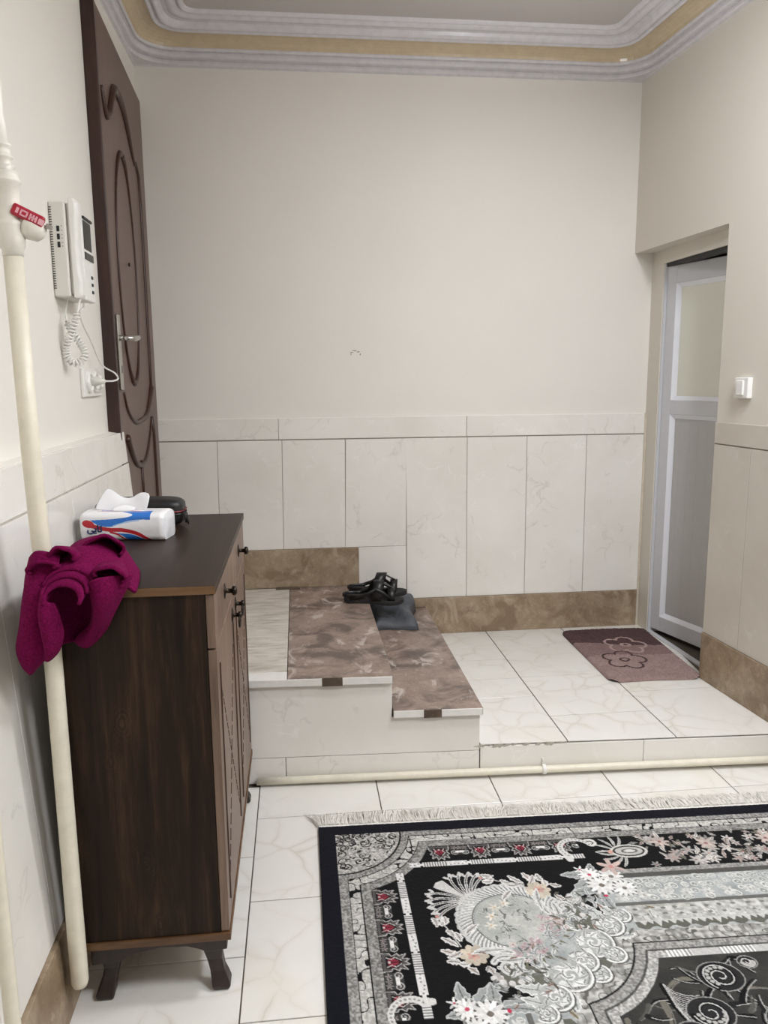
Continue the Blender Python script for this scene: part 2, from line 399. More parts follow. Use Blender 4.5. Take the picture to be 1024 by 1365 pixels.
# ---------------------------------------------------------------- structure: walls
wb = obj('wall_back', MB().box(-.3, 2.9, D + .012, D + .25, -.1, 3.2).box(-.06, 2.452, D + .004, D + .02, 0, 1.262), M['wall'])
tag(wb, 'beige painted back wall with cream marble tiles along its lower half', kind='structure')
gb = obj('mortar', MB().box(-.05, 2.444, D + .002, D + .005, .1, 1.260), M['grout_light'], wb)
bx = [-.05, .255, .571, .884, 1.190, 1.505, 1.817, 2.134, 2.442]
for i in range(8):
    zb = .60 if bx[i + 1] <= .9 else .318
    x0, x1 = bx[i], bx[i + 1]; skew = -.007 if x1 < 1.0 else .003
    if i == 3:
        tile(wb, [(x0 - .008, D, .60), (x1, D, .60), (x1 + .004, D, 1.153), (x0 + .002, D, 1.153)], M['tilew'], .008)
        tile(wb, [(.944, D, .318), (x1, D, .318), (x1, D, .5995), (.944, D, .5995)], M['tilew'], .008, .0004)
    else:
        tile(wb, [(x0 + (skew if i else 0), D, zb), (x1 + skew, D, zb), (x1, D, 1.153), (x0, D, 1.153)], M['tilew'], .008)
for x0, x1 in ((-.05, .556), (.556, 1.501), (1.501, 2.442)):
    tile(wb, [(x0, D - .001, 1.156), (x1, D - .001, 1.156), (x1, D - .001, 1.262), (x0, D - .001, 1.262)], M['tilew'], .010)
# rough plaster bead beside the last tile, and a flake scar in the paint
bead = MB()
for k in range(16):
    z = P + k * (1.262 - P) / 16; wv = .006 + .007 * random.random() + (.008 if k < 3 else 0)
    bead.box(2.440, 2.440 + wv + .004, D - .004, D + .010, z, z + (1.262 - P) / 16 + .001)
obj('plaster_bead', bead, plain('plaster_bead', (206, 196, 178), .85), wb, bevel=.002)
sc_ = MB()
for x, z, a, b in ((.925, 1.578, .010, .003), (.940, 1.586, .014, .003), (.957, 1.580, .010, .0035), (.967, 1.568, .004, .006), (.921, 1.569, .003, .006)):
    sc_.prism([(x - a, D + .0105, z), (x, D + .0105, z - b), (x + a, D + .0105, z + b * .3), (x, D + .0105, z + b)], (0, 0, 0), (0, .003, 0))
obj('paint_flake', sc_, plain('flaked_paint', (168, 158, 142), .9), wb)

bb = obj('baseboard_back', MB().box(1.285, 2.437, D - .010, D + .01, P, .318).box(.968, 1.285, D - .010, D + .01, S1, .318), M['trav'], bevel=.002)
tag(bb, 'brown travertine skirting below the back wall tiles on the landing', kind='structure')
bs = obj('baseboard_step', MB().box(.0, .943, D - .012, D + .01, S2, .600), M['trav'], bevel=.002)
tag(bs, 'brown travertine skirting slab at the back of the upper step', kind='structure')

# left wall: plaster above, leaning tiled dado below
XP = -.042
ZD = 1.262
wl = MB()
def lprism(m, prof, y0, y1): m.prism([(x, 0, z) for x, z in prof], (0, y0, 0), (0, y1, 0))
lprism(wl, [(-.3, -.1), (XL(0) - .009, -.1), (XL(0) - .009, 0), (XL(ZD) - .009, ZD - .002), (XP, ZD + .004), (XP, 3.2), (-.3, 3.2)], -2.2, 2.985)
lprism(wl, [(-.3, 2.740), (XP, 2.740), (XP, 3.2), (-.3, 3.2)], 2.985, 3.96)
lprism(wl, [(-.3, -.1), (XP, -.1), (XP, 2.7), (-.3, 2.7)], 3.905, 3.96)
lprism(wl, [(-.3, -.1), (-.050, -.1), (-.050, 2.745), (-.3, 2.745)], 2.985, 3.905)
wl = obj('wall_left', wl, M['wall']); tag(wl, 'beige left wall with leaning cream marble dado beside the cabinet', kind='structure')
def ltile(y0, y1, z0, z1, yo=0.): tile(wl, [(XL(z0), y1, z0), (XL(z0), y0, z0), (XL(z1), y0 , z1), (XL(z1), y1, z1)][::-1], M['tilew'], .010, .0012, .001)
yl = [2.985 - .31 * k for k in range(12)]
ly = [3.060, 2.90, 2.59, 2.28, 1.975, 1.672, 1.362, 1.052, .742, .43]
for b, a in zip(ly[:-1], ly[1:]): ltile(a, b, .200, 1.143)
ly2 = [3.050, 2.35, 1.72, 1.09, .43]
for b, a in zip(ly2[:-1], ly2[1:]): ltile(a, b, 1.146, 1.262)
# end cap of the dado at the door
lp = MB(); lprism(lp, [(XP, S2), (XL(S2) - .012, S2), (XL(ZD) - .012, 1.26), (XP, 1.26)], 2.986, 3.045)
obj('dado_return', lp, M['tilew'], wl)
bl = MB(); lprism(bl, [(XL(0) - .02, 0), (XL(0) + .010, 0), (XL(.2) + .010, .198), (XL(.2) - .02, .198)], .40, yF(0.1) - .002)
bl = obj('baseboard_left', bl, M['trav'], bevel=.002); tag(bl, 'brown travertine skirting low on the left wall behind the pipe', kind='structure')

# right wall, recess and near part
def plan(m, pts, z0, z1): m.prism([(x, y, 0) for x, y in pts], (0, 0, z0), (0, 0, z1))
wr = MB()
plan(wr, [(xR(-2.2), -2.2), (xR(-2.2) + .25, -2.2), (xR(YJ) + .25, YJ), (xR(YJ), YJ)], -.1, 3.2)
plan(wr, [(xR(YJ), YJ), (xR(YJ) + .25, YJ), (xR(D) + .25, D + .02), (xR(D), D + .02)], 2.057, 3.2)
plan(wr, [(xrec(3.805), 3.805), (xrec(3.805) + .12, 3.805), (xrec(D) + .12, D + .02), (xrec(D), D + .02)], P - .1, 2.057)
plan(wr, [(xrec(YJ), YJ), (xrec(YJ) + .12, YJ), (xrec(3.805) + .12, 3.805), (xrec(3.805), 3.805)], 1.992, 2.057)
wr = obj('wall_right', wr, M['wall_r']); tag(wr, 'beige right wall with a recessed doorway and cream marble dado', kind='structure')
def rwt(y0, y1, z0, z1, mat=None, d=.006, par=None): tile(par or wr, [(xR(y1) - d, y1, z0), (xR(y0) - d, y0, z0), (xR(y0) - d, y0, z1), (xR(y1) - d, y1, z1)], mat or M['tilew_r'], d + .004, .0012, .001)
ry = [YJ, 2.902, 2.592, 2.282, 1.972, 1.66]
for b, a in zip(ry[:-1], ry[1:]): rwt(a, b, .336 if b > 2.6 else .213, 1.165)
for b, a in ((YJ, 2.42), (2.42, 1.66)): rwt(a, b, 1.168, 1.259, d=.007)
mo = MB(); mo.add([(xR(1.66) - .0045, 1.66, .2), (xR(YJ) - .0045, YJ - .002, .2), (xR(YJ) - .0045, YJ - .002, 1.258), (xR(1.66) - .0045, 1.66, 1.258)], [(0, 1, 2, 3)])
obj('mortar', mo, M['grout_light'], wr)
br = MB()
def rb(y0, y1, z0, z1): br.hexa([(xR(y0) - .012, y0, z0), (xR(y0) + .02, y0, z0), (xR(y1) + .02, y1, z0), (xR(y1) - .012, y1, z0), (xR(y0) - .012, y0, z1), (xR(y0) + .02, y0, z1), (xR(y1) + .02, y1, z1), (xR(y1) - .012, y1, z1)])
rb(yF(2.45) + .003, YJ, P, .335); rb(1.66, yF(2.45) - .003, 0, .212)
br = obj('baseboard_right', br, M['trav'], bevel=.002); tag(br, 'brown travertine skirting along the right wall beside the landing', kind='structure')

# wall behind the viewer, ceiling, the dim room behind the right-hand door
wn = obj('wall_near', MB().box(-.3, 3.4, -2.45, -2.2, -.1, 3.2), M['wall']); tag(wn, 'beige wall closing the room opposite the entrance', kind='structure')
ce = obj('ceiling', MB().box(-.3, 3.4, -2.45, 4.2, CEIL, CEIL + .2), M['ceil']); tag(ce, 'plain greyish ceiling inside the moulded cornice', kind='structure')
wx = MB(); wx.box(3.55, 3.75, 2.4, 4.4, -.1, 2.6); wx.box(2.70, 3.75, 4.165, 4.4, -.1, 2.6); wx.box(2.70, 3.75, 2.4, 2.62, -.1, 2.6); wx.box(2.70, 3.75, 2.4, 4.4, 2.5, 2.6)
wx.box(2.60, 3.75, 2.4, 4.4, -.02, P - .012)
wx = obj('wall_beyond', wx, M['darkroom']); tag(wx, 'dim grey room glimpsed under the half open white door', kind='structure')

# cornice: profile swept round the room with rounded inner corners
corner_pts = [(XP, -2.2), (XP, D + .012), (xR(D) - .0, D + .012), (xR(-2.2), -2.2)]
def ring(d, z, seg=8):
    R = max(.03, .19 - .5 * d)
    pts = [np.array(p, float) for p in corner_pts]; inward = []
    lines = []
    for a, b in zip(pts[:-1], pts[1:]):
        t = (b - a) / np.linalg.norm(b - a); nrm = np.array([t[1], -t[0]])
        lines.append((a + nrm * d, t))
    out = [lines[0][0]]
    for (p, t), (q, s_) in zip(lines[:-1], lines[1:]):
        A = np.array([t, -s_]).T; k = np.linalg.solve(A, q - p); X = p + t * k[0]
        r = R if d > .012 else .004
        e = min(r, .3); a0 = X - t * e; a1 = X + s_ * e
        for i in range(seg + 1):
            f = i / seg; out.append((1 - f) ** 2 * a0 + 2 * f * (1 - f) * X + f * f * a1)
    last = lines[-1]; out.append(pts[-1] + np.array([lines[-1][1][1], -lines[-1][1][0]]) * d)
    return [(x, y, z) for x, y in out]
def sweep(name, prof, mat):
    m = MB(); m.grid([ring(d, z) for d, z in prof]); return obj(name, m, mat, tr, smooth=False)
tr = thing('trim_1', 'silver and ochre plaster cornice running round the ceiling', None, (0, D, ZC), kind='structure')
def bulge(d0, z0, d1, z1, h, n=5):
    o = []; L = math.hypot(d1 - d0, z1 - z0); nx, nz = (z0 - z1) / L, (d1 - d0) / L
    for i in range(n + 1):
        f = i / n; b = math.sin(math.pi * f) * h; o.append((d0 + (d1 - d0) * f - nx * b, z0 + (z1 - z0) * f - nz * b))
    return o
lowp = [(.0, 2.850)] + bulge(.003, 2.852, .016, 2.874, .009) + [(.013, 2.877)] + bulge(.018, 2.879, .036, 2.902, .009) + [(.034, 2.905)] + bulge(.038, 2.907, .052, 2.914, .007) + [(.050, 2.921)]
sweep('lower_moulding', lowp, M['silver'])
cove = [(.052 + .080 * (1 - math.cos(a)), 2.918 + .040 * math.sin(a)) for a in [math.pi / 2 * i / 6 for i in range(7)]]
sweep('cove_band', [(.050, 2.916)] + cove, M['ochre'])
upp = bulge(.126, 2.958, .144, 2.950, .009) + [(.148, 2.957)] + bulge(.150, 2.956, .176, 2.957, .011) + [(.182, 2.970)] + bulge(.200, 2.972, .238, 2.972, .007) + [(.243, 2.981)] + bulge(.246, 2.979, .268, 2.980, .009) + [(.272, CEIL + .002)]
sweep('upper_moulding', upp, M['silver'])

# ---------------------------------------------------------------- doors
d1 = thing('door_1', 'dark brown carved wooden door with a steel handle behind the cabinet', None, (-.02, 3.42, S2), kind='structure')
Y0, Y1, ZB, ZT = 2.992, 3.893, S2, 2.690
LF = lambda y: .000 - .018 * (y - Y0) / (Y1 - Y0)     # the leaf stands a touch proud at the handle side
obj('leaf', MB().hexa([(LF(Y0) - .044, Y0 + .012, ZB), (LF(Y0) - .002, Y0 + .012, ZB), (LF(Y1), Y1, ZB), (-.046, Y1, ZB),
                       (LF(Y0) - .044, Y0 + .012, ZT + .045), (LF(Y0) - .002, Y0 + .012, ZT + .045), (LF(Y1), Y1, ZT), (-.046, Y1, ZT)]), M['door_leaf'], d1, bevel=.002)
obj('leaf_edge', MB().box(-.044, .002, Y0 - .004, Y0 + .016, ZB, ZT + .045), M['door_edge'], d1, bevel=.003)
def groove(pts, r, name='carved_moulding'):
    m = MB(); P_ = [(LF(y) + .0005, y, z) for y, z in pts]
    m.tube(P_, r, 8, flat=1.); obj(name, m, M['door_dark'], d1, smooth=True)
def bez(pts, n=8):
    o = []; pts = [np.array(p, float) for p in pts]
    for i in range(len(pts) - 1):
        p0 = pts[max(i - 1, 0)]; p1 = pts[i]; p2 = pts[i + 1]; p3 = pts[min(i + 2, len(pts) - 1)]
        for k in range(n):
            t = k / n; o.append(.5 * ((2 * p1) + (-p0 + p2) * t + (2 * p0 - 5 * p1 + 4 * p2 - p3) * t * t + (-p0 + 3 * p1 - 3 * p2 + p3) * t ** 3))
    o.append(pts[-1]); return [tuple(p) for p in o]
g1 = bez([(3.04, 2.470), (3.075, 2.40), (3.13, 2.40), (3.25, 2.525), (3.36, 2.53), (3.46, 2.49), (3.56, 2.41), (3.64, 2.355)], 6)
groove(g1, [.006 + .012 * math.sin(math.pi * i / (len(g1) - 1)) for i in range(len(g1))])
groove([(3.64, 2.36), (3.66, 2.37), (3.715, 2.33), (3.735, 2.2), (3.735, 1.9), (3.735, 1.5), (3.725, 1.375)], .009)
el = [(3.335 + .185 * math.copysign(abs(math.sin(a)) ** 1.0, math.sin(a)) * (1 if abs(math.cos(a)) < .97 else .9), 1.88 + .44 * math.cos(a)) for a in [2 * math.pi * k / 48 for k in range(49)]]
groove(el, [.005 + .008 * abs(math.cos(2 * math.pi * k / 48)) ** 6 for k in range(49)])
g2 = bez([(3.10, 1.405), (3.16, 1.335), (3.30, 1.285), (3.44, 1.285), (3.56, 1.30), (3.66, 1.36), (3.725, 1.42)], 6)
groove(g2, [.005 + .012 * i / (len(g2) - 1) for i in range(len(g2))])
g3 = bez([(3.10, 1.235), (3.18, 1.165), (3.28, 1.115), (3.42, 1.10), (3.52, 1.13), (3.62, 1.20), (3.70, 1.285)], 6)
groove(g3, [.016 - .010 * i / (len(g3) - 1) for i in range(len(g3))])
groove([(3.375, 1.12), (3.385, 1.0), (3.39, .8), (3.39, .55)], .008)
groove([(3.70, 1.285), (3.735, 1.20), (3.74, 1.0), (3.74, .55)], .010)
obj('peephole', MB().lathe((LF(3.35), 3.37, 1.91), (1, 0, 0), [(0, .008), (.004, .008), (.005, .005)], 12), M['bronze'], d1)
hp = obj('handle_plate', MB().hexa([(LF(3.04), 3.025, 1.415), (LF(3.04) + .010, 3.025, 1.415), (LF(3.04) + .010, 3.065, 1.415), (LF(3.04), 3.065, 1.415),
                                    (LF(3.04), 3.025, 1.690), (LF(3.04) + .010, 3.025, 1.690), (LF(3.04) + .010, 3.065, 1.690), (LF(3.04), 3.065, 1.690)]), M['chrome'], d1, bevel=.004)
obj('lever', MB().tube([(LF(3.04) + .008, 3.045, 1.605), (.040, 3.045, 1.605), (.054, 3.06, 1.605), (.056, 3.09, 1.606), (.054, 3.15, 1.612), (.046, 3.185, 1.617)], [.010, .010, .011, .011, .010, .008], 10), M['chrome'], hp, smooth=True)
obj('keyhole', MB().box(LF(3.04) + .0100, LF(3.04) + .0108, 3.042, 3.049, 1.478, 1.505), M['black'], hp)

# right-hand door: frosted glass above a pale panel, half open away from the landing
HX, HY = 2.470, 3.795
d2 = thing('door_2', 'white framed door with frosted upper glass standing ajar in the right recess', None, (HX, HY, P), kind='structure')
ANG = math.radians(15.5)
def dbox(m, s0, s1, t0, t1, z0, z1):     # s along the leaf from the hinge, t across (t > 0 away from the landing)
    dx, dy = math.sin(ANG), -math.cos(ANG); nx, ny = math.cos(ANG), math.sin(ANG)
    q = lambda s, t, z: (HX + s * dx + t * nx, HY + s * dy + t * ny, z)
    return m.hexa([q(s0, t0, z0), q(s1, t0, z0), q(s1, t1, z0), q(s0, t1, z0), q(s0, t0, z1), q(s1, t0, z1), q(s1, t1, z1), q(s0, t1, z1)])
W2, DB, DT = .66, P + .022, 1.976
obj('stile', dbox(MB(), .0, .062, .0, .045, DB, DT), M['pvc'], d2, bevel=.003)
obj('stile', dbox(MB(), W2 - .062, W2, .0, .045, DB, DT), M['pvc'], d2, bevel=.003)
obj('rail', dbox(MB(), .062, W2 - .062, .0, .045, DT - .085, DT), M['pvc'], d2, bevel=.003)
obj('rail', dbox(MB(), .062, W2 - .062, .0, .045, 1.262, 1.332), M['pvc'], d2, bevel=.003)
obj('rail', dbox(MB(), .062, W2 - .062, .0, .045, DB, DB + .075), M['pvc'], d2, bevel=.003)
gl = NT('frosted_glass'); gl.base(lin((240, 240, 226))).rough(gl.math('MULTIPLY_ADD', gl.noise(gl.pos(rand=False), 30, 3), .1, .30))
gl.b.inputs['Transmission Weight'].default_value = .12; gl.b.inputs['IOR'].default_value = 1.45
obj('glass_pane', dbox(MB(), .058, W2 - .058, .020, .026, 1.330, DT - .083), gl.m, d2)
pn = MB()
for k in range(9):
    a = .060 + k * (W2 - .12) / 9; dbox(pn, a + .0002, a + (W2 - .12) / 9 - .0002, .020, .028, DB + .073, 1.264)
obj('lower_panel', pn, plain('grey_panel', (190, 189, 187), .45, noise=.02), d2)
def beads(z0, z1):
    m = MB()
    b = .020
    def wedge(p, q):                       # sloping glazing bead: quad strip from frame face to pane
        m.add(p + q, [(0, 1, 3, 2)] if False else [(0, 1, 2, 3)])
    dx, dy = math.sin(ANG), -math.cos(ANG); nx, ny = math.cos(ANG), math.sin(ANG)
    q = lambda s, t, z: (HX + s * dx + t * nx, HY + s * dy + t * ny, z)
    s0, s1 = .062, W2 - .062
    o = [q(s0, .002, z0), q(s1, .002, z0), q(s1, .002, z1), q(s0, .002, z1)]; i_ = [q(s0 + b, .019, z0 + b), q(s1 - b, .019, z0 + b), q(s1 - b, .019, z1 - b), q(s0 + b, .019, z1 - b)]
    m.add(o + i_, [(k, (k + 1) % 4, 4 + (k + 1) % 4, 4 + k) for k in range(4)])
    obj('glazing_bead', m, M['pvc_white'], d2, solid=.003)
beads(1.332, DT - .085); beads(DB + .075, 1.262)
fr = MB(); fr.box(xrec(3.8) + .004, xrec(3.8) + .05, 3.797, 3.812, P, 1.992)
obj('frame_post', fr, M['pvc'], d2)
fr = MB(); fr.hexa([(xrec(YJ) + .01, YJ, 1.976), (xrec(YJ) + .06, YJ, 1.976), (xrec(3.8) + .06, 3.80, 1.976), (xrec(3.8) + .01, 3.80, 1.976), (xrec(YJ) + .01, YJ, 1.993), (xrec(YJ) + .06, YJ, 1.993), (xrec(3.8) + .06, 3.80, 1.993), (xrec(3.8) + .01, 3.80, 1.993)])
obj('frame_head', fr, plain('dark_frame_head', (40, 38, 36), .6), d2)
th_ = MB(); th_.hexa([(2.474, 3.15, P - .01), (2.500, 3.15, P - .01), (2.478, 3.80, P - .01), (2.452, 3.80, P - .01), (2.474, 3.15, P + .006), (2.500, 3.15, P + .006), (2.478, 3.80, P + .006), (2.452, 3.80, P + .006)])
obj('threshold_strip', th_, M['pvc'], d2, bevel=.002)

# ---------------------------------------------------------------- gas pipes
PX = lambda z: .121 - .012 * max(0, min(1, (z - .9) / .5))
PYY = 1.655
gp = thing('gas_pipe', 'tall cream gas pipe with a stop valve rising past the cabinet corner', 'pipe', (.121, PYY, .02))
pm = MB(); prof = [(.085, .004), (.088, .016), (.10, .0195), (.16, .0195), (.4, .0187), (.9, .0187), (1.3, .0187), (1.70, .0185)]
pm.tube([(PX(z), PYY, z) for z, r in prof], [r for z, r in prof], 18)
obj('lower_pipe', pm, M['pipe'], gp, smooth=True)
def ringpipe(name, zr, mat):
    m = MB(); m.tube([(PX(z) - (.006 if z > 1.85 else 0), PYY, z) for z, r in zr], [r for z, r in zr], 18); return obj(name, m, mat, gp, smooth=True)
ringpipe('valve_body', [(1.690, .0195), (1.702, .0195), (1.706, .024), (1.722, .0255), (1.746, .0255), (1.752, .027), (1.757, .0225), (1.79, .0215), (1.822, .0215), (1.826, .026), (1.831, .025), (1.838, .0215), (1.846, .0215)], M['pipe_w'])
ringpipe('upper_pipe', [(1.844, .0215), (1.852, .017), (1.868, .0165), (1.870, .020), (1.874, .020), (1.876, .0165), (1.889, .0165), (1.891, .019), (1.896, .019), (1.898, .0145), (1.93, .0135), (1.945, .011), (2.2, .011), (2.98, .011)], M['pipe_w'])
sx = .125
vb = obj('valve_stem', MB().lathe((sx - .004, PYY, 1.752), (.92, .25, -.28), [(0, .014), (.010, .015), (.012, .022), (.026, .0235), (.042, .022), (.050, .014), (.054, .008)], 16), M['pipe_w'], gp, smooth=True)
la = Vector((.86, .25, -.42)).normalized(); lb = Vector((.25, -.97, 0)).normalized(); lc = la.cross(lb)
if lc.z < 0: lc = -lc
lo = Vector((.118, PYY - .012, 1.776))
def lbox(m, a0, a1, b0, b1, c0, c1):
    q = lambda a, b, c: tuple(lo + la * a + lb * b + lc * c)
    return m.hexa([q(a0, b0, c0), q(a1, b0, c0), q(a1, b1, c0), q(a0, b1, c0), q(a0, b0, c1), q(a1, b0, c1), q(a1, b1, c1), q(a0, b1, c1)])
lv = obj('red_lever', lbox(MB(), 0, .060, -.007, .013, -.010, .012), M['red'], gp, bevel=.004)
lt = MB()
lbox(lt, .008, .013, .0130, .0134, -.005, .006)
lbox(lt, .016, .030, .0130, .0134, -.006, -.003); lbox(lt, .016, .030, .0130, .0134, .003, .006); lbox(lt, .016, .019, .0130, .0134, -.006, .006); lbox(lt, .027, .030, .0130, .0134, -.006, .006)
for a in (.033, .0385, .044): lbox(lt, a, a + .0035, .0130, .0134, -.006, .006)
lbox(lt, .033, .046, .0130, .0134, -.0015, .0015); lbox(lt, .050, .060, .0130, .0134, -.006, .005)
obj('lever_print', lt, M['pink'], lv)
obj('lever_pin', lbox(MB(), .064, .076, -.003, .007, -.005, .004), M['chrome'], gp, bevel=.001)

g2_ = thing('gas_pipe', 'second cream pipe at the bottom left edge close to the left wall', 'pipe', (.113, 1.30, 0))
m = MB(); m.tube([(.113, 1.30, .02), (.113, 1.30, .25), (.112, 1.30, .55), (.112, 1.30, 1.0), (.112, 1.30, 1.8), (.112, 1.30, 2.97)], .0135, 16); obj('pipe_run', m, M['pipe'], g2_, smooth=True)
obj('floor_collar', MB().lathe((.113, 1.30, 0), (0, 0, 1), [(0, .020), (.012, .020), (.016, .015), (.022, .0135)], 16), M['pipe'], g2_, smooth=True)

fp = thing('floor_pipe', 'cream pipe lying along the floor at the foot of the landing', 'pipe', (1.4, yF(1.4) - .02, .02))
m = MB(); m.tube([(x, yF(x) - .018, .024 + .004 * (x - 1.3)) for x in np.linspace(.47, 2.46, 14)], .0135, 14); obj('pipe_run', m, M['pipe'], fp, smooth=True)
m = MB(); a0 = [(1.512, yF(1.5) - .018 + .0165 * math.sin(a), .025 + .0165 * math.cos(a)) for a in np.linspace(-2.6, 1.0, 12)]
m.grid([a0, [(x + .013, y - .0006, z) for x, y, z in a0]])
cl = obj('pipe_clip', m, M['white_edge'], fp, solid=.003)
obj('clip_screw', MB().box(1.515, 1.523, yF(1.5) - .006, yF(1.5) + .0, .040, .062).lathe((1.519, yF(1.5) - .008, .056), (0, -1, 0), [(0, .004), (.003, .003)], 10), M['white_edge'], cl)

# ---------------------------------------------------------------- intercom, socket, switch
ic = thing('intercom', 'white wall intercom with handset and small screen beside the brown door', 'intercom', (XP, 2.50, 1.69))
IY0, IY1, IX = 2.440, 2.640, .004
obj('body', MB().box(XP, IX, IY0, IY1, 1.692, 1.958), M['white2'], ic, bevel=.006, seg=3)
hs = MB(); hs.box(IX, IX + .010, IY0 + .012, IY0 + .070, 1.700, 1.955)
obj('cradle', hs, M['white2'], ic, bevel=.005)
hsw = MB()
prof = [(1.690, .018), (1.70, .023), (1.735, .026), (1.77, .021), (1.83, .019), (1.89, .021), (1.925, .026), (1.955, .025), (1.968, .018)]
pp = [(IX + .018 + 0, z, d) for z, d in prof]
rows = []
for z, d in prof:
    x0 = IX + .008
    rows.append([(x0, IY0 + .004, z), (x0 + d * .75, IY0 + .004, z), (x0 + d, IY0 + .016, z), (x0 + d, IY0 + .050, z), (x0 + d * .7, IY0 + .064, z), (x0, IY0 + .064, z)])
hsw.grid(rows, closed_u=True); n_ = len(hsw.v); hsw.f += [tuple(range(6)), tuple(n_ - 6 + k for k in range(6))]
obj('handset', hsw, M['white'], ic, bevel=.003)
sp = MB(); sp.box(IX, IX + .024, IY0 + .080, IY1 - .004, 1.690, 1.945)
pnl = obj('screen_panel', sp, M['white'], ic, bevel=.006, seg=3)
obj('screen', MB().box(IX + .0235, IX + .0255, IY0 + .095, IY1 - .020, 1.842, 1.925), M['black'], pnl, bevel=.002)
obj('screen_hood', MB().box(IX + .022, IX + .030, IY0 + .090, IY1 - .012, 1.928, 1.936), M['black'], pnl, bevel=.002)
obj('dark_strip', MB().box(IX + .023, IX + .027, IY0 + .095, IY1 - .008, 1.812, 1.834), plain('dark_grey_plastic', (58, 58, 56), .4), pnl, bevel=.003)
for z in (1.716, 1.738, 1.760): obj('call_button', MB().box(IX + .023, IX + .027, IY1 - .045, IY1 - .028, z, z + .010), M['black'], pnl, bevel=.002)
for z in (1.830, 1.852, 1.874): obj('slider', MB().box(IX - .026, IX - .018, IY0 - .002, IY0 + .004, z, z + .016), M['black'], ic, bevel=.0015)
vn = MB()
for k in range(34): vn.box(XP + .0015, XP + .009, IY0 - .0004, IY0 + .002, 1.715 + k * .0068, 1.7178 + k * .0068)
obj('vent_slots', vn, plain('vent_dark', (70, 68, 64), .7), ic)
mk = MB()
for z in (1.832, 1.842, 1.854, 1.864, 1.876, 1.888): mk.box(IX - .013, IX - .0105, IY0 - .0004, IY0 + .001, z, z + .003)
obj('tick_marks', mk, plain('grey_print', (150, 148, 142), .6), ic)
# coiled handset cord
path = bez([(-.016, 2.485, 1.693), (-.026, 2.485, 1.648), (-.020, 2.485, 1.613), (-.007, 2.49, 1.585), (.008, 2.495, 1.560), (.020, 2.49, 1.534), (.013, 2.48, 1.512), (-.009, 2.475, 1.503), (-.027, 2.475, 1.520), (-.028, 2.47, 1.543), (-.018, 2.46, 1.567), (-.004, 2.455, 1.596), (.009, 2.455, 1.626), (.015, 2.46, 1.652), (.022, 2.47, 1.690)], 14)
path = [np.array(p) for p in path]
coil = []; Lc = 0; straight_a = 14; n_p = len(path); nx = np.array([0, 1., 0])
fine = []
for i in range(n_p - 1):
    for k in range(7): fine.append(path[i] * (1 - k / 7) + path[i + 1] * k / 7)
for i in range(1, len(fine) - 1):
    t = fine[i + 1] - fine[i - 1]; t /= np.linalg.norm(t); Lc += np.linalg.norm(fine[i] - fine[i - 1])
    nx = nx - t * (nx @ t); nx /= np.linalg.norm(nx); ny = np.cross(t, nx)
    f = i / len(fine); r = .0090 * min(1, max(0, (f - .10) / .03)) * min(1, max(0, (.93 - f) / .03))
    a = Lc * 2 * math.pi / .0100
    coil.append(fine[i] + r * (math.cos(a) * nx + math.sin(a) * ny))
obj('coiled_cord', MB().tube(coil, .0029, 6), M['white'], ic, smooth=True)
pc = bez([(.010, 2.56, 1.692), (.004, 2.575, 1.672), (-.004, 2.56, 1.658), (-.010, 2.60, 1.630), (-.010, 2.70, 1.575), (-.006, 2.80, 1.505), (.012, 2.90, 1.478), (.030, 2.87, 1.458), (.030, 2.80, 1.450), (.016, 2.745, 1.449), (.006, 2.735, 1.449)], 8)
obj('power_cord', MB().tube(pc, .0030, 8), M['white'], ic, smooth=True)

so = thing('socket_plate', 'white twin wall socket with a plug under the intercom cord', 'socket', (XP, 2.73, 1.395))
obj('plate', MB().box(XP, XP + .012, 2.650, 2.875, 1.398, 1.494), M['white'], so, bevel=.004, seg=3)
for yc in (2.706, 2.782, 2.848):
    obj('outlet', MB().lathe((XP + .011, yc, 1.446), (1, 0, 0), [(0, .034 if yc < 2.8 else .024), (.008, .034 if yc < 2.8 else .024), (.012, .031 if yc < 2.8 else .021), (.012, .026 if yc < 2.8 else .016), (.006, .024 if yc < 2.8 else .014)], 20), M['white'], so, smooth=False)
obj('plug', MB().lathe((XP + .012, 2.735, 1.449), (1, .0, 0), [(0, .016), (.020, .016), (.032, .011), (.048, .005)], 14), M['white2'], so, smooth=True)

sw = thing('light_switch', 'white single rocker light switch on the right wall', 'switch', (xR(2.96), 2.96, 1.36))
def swb(y0, y1, z0, z1, t0, t1):
    return MB().hexa([(xR(y0) - t1, y0, z0), (xR(y0) - t0, y0, z0), (xR(y1) - t0, y1, z0), (xR(y1) - t1, y1, z0), (xR(y0) - t1, y0, z1), (xR(y0) - t0, y0, z1), (xR(y1) - t0, y1, z1), (xR(y1) - t1, y1, z1)])
obj('plate', swb(2.925, 3.010, 1.360, 1.442, 0, .022), M['white'], sw, bevel=.004, seg=3)
obj('rocker', swb(2.948, 2.990, 1.372, 1.430, .020, .029), M['white'], sw, bevel=.003)

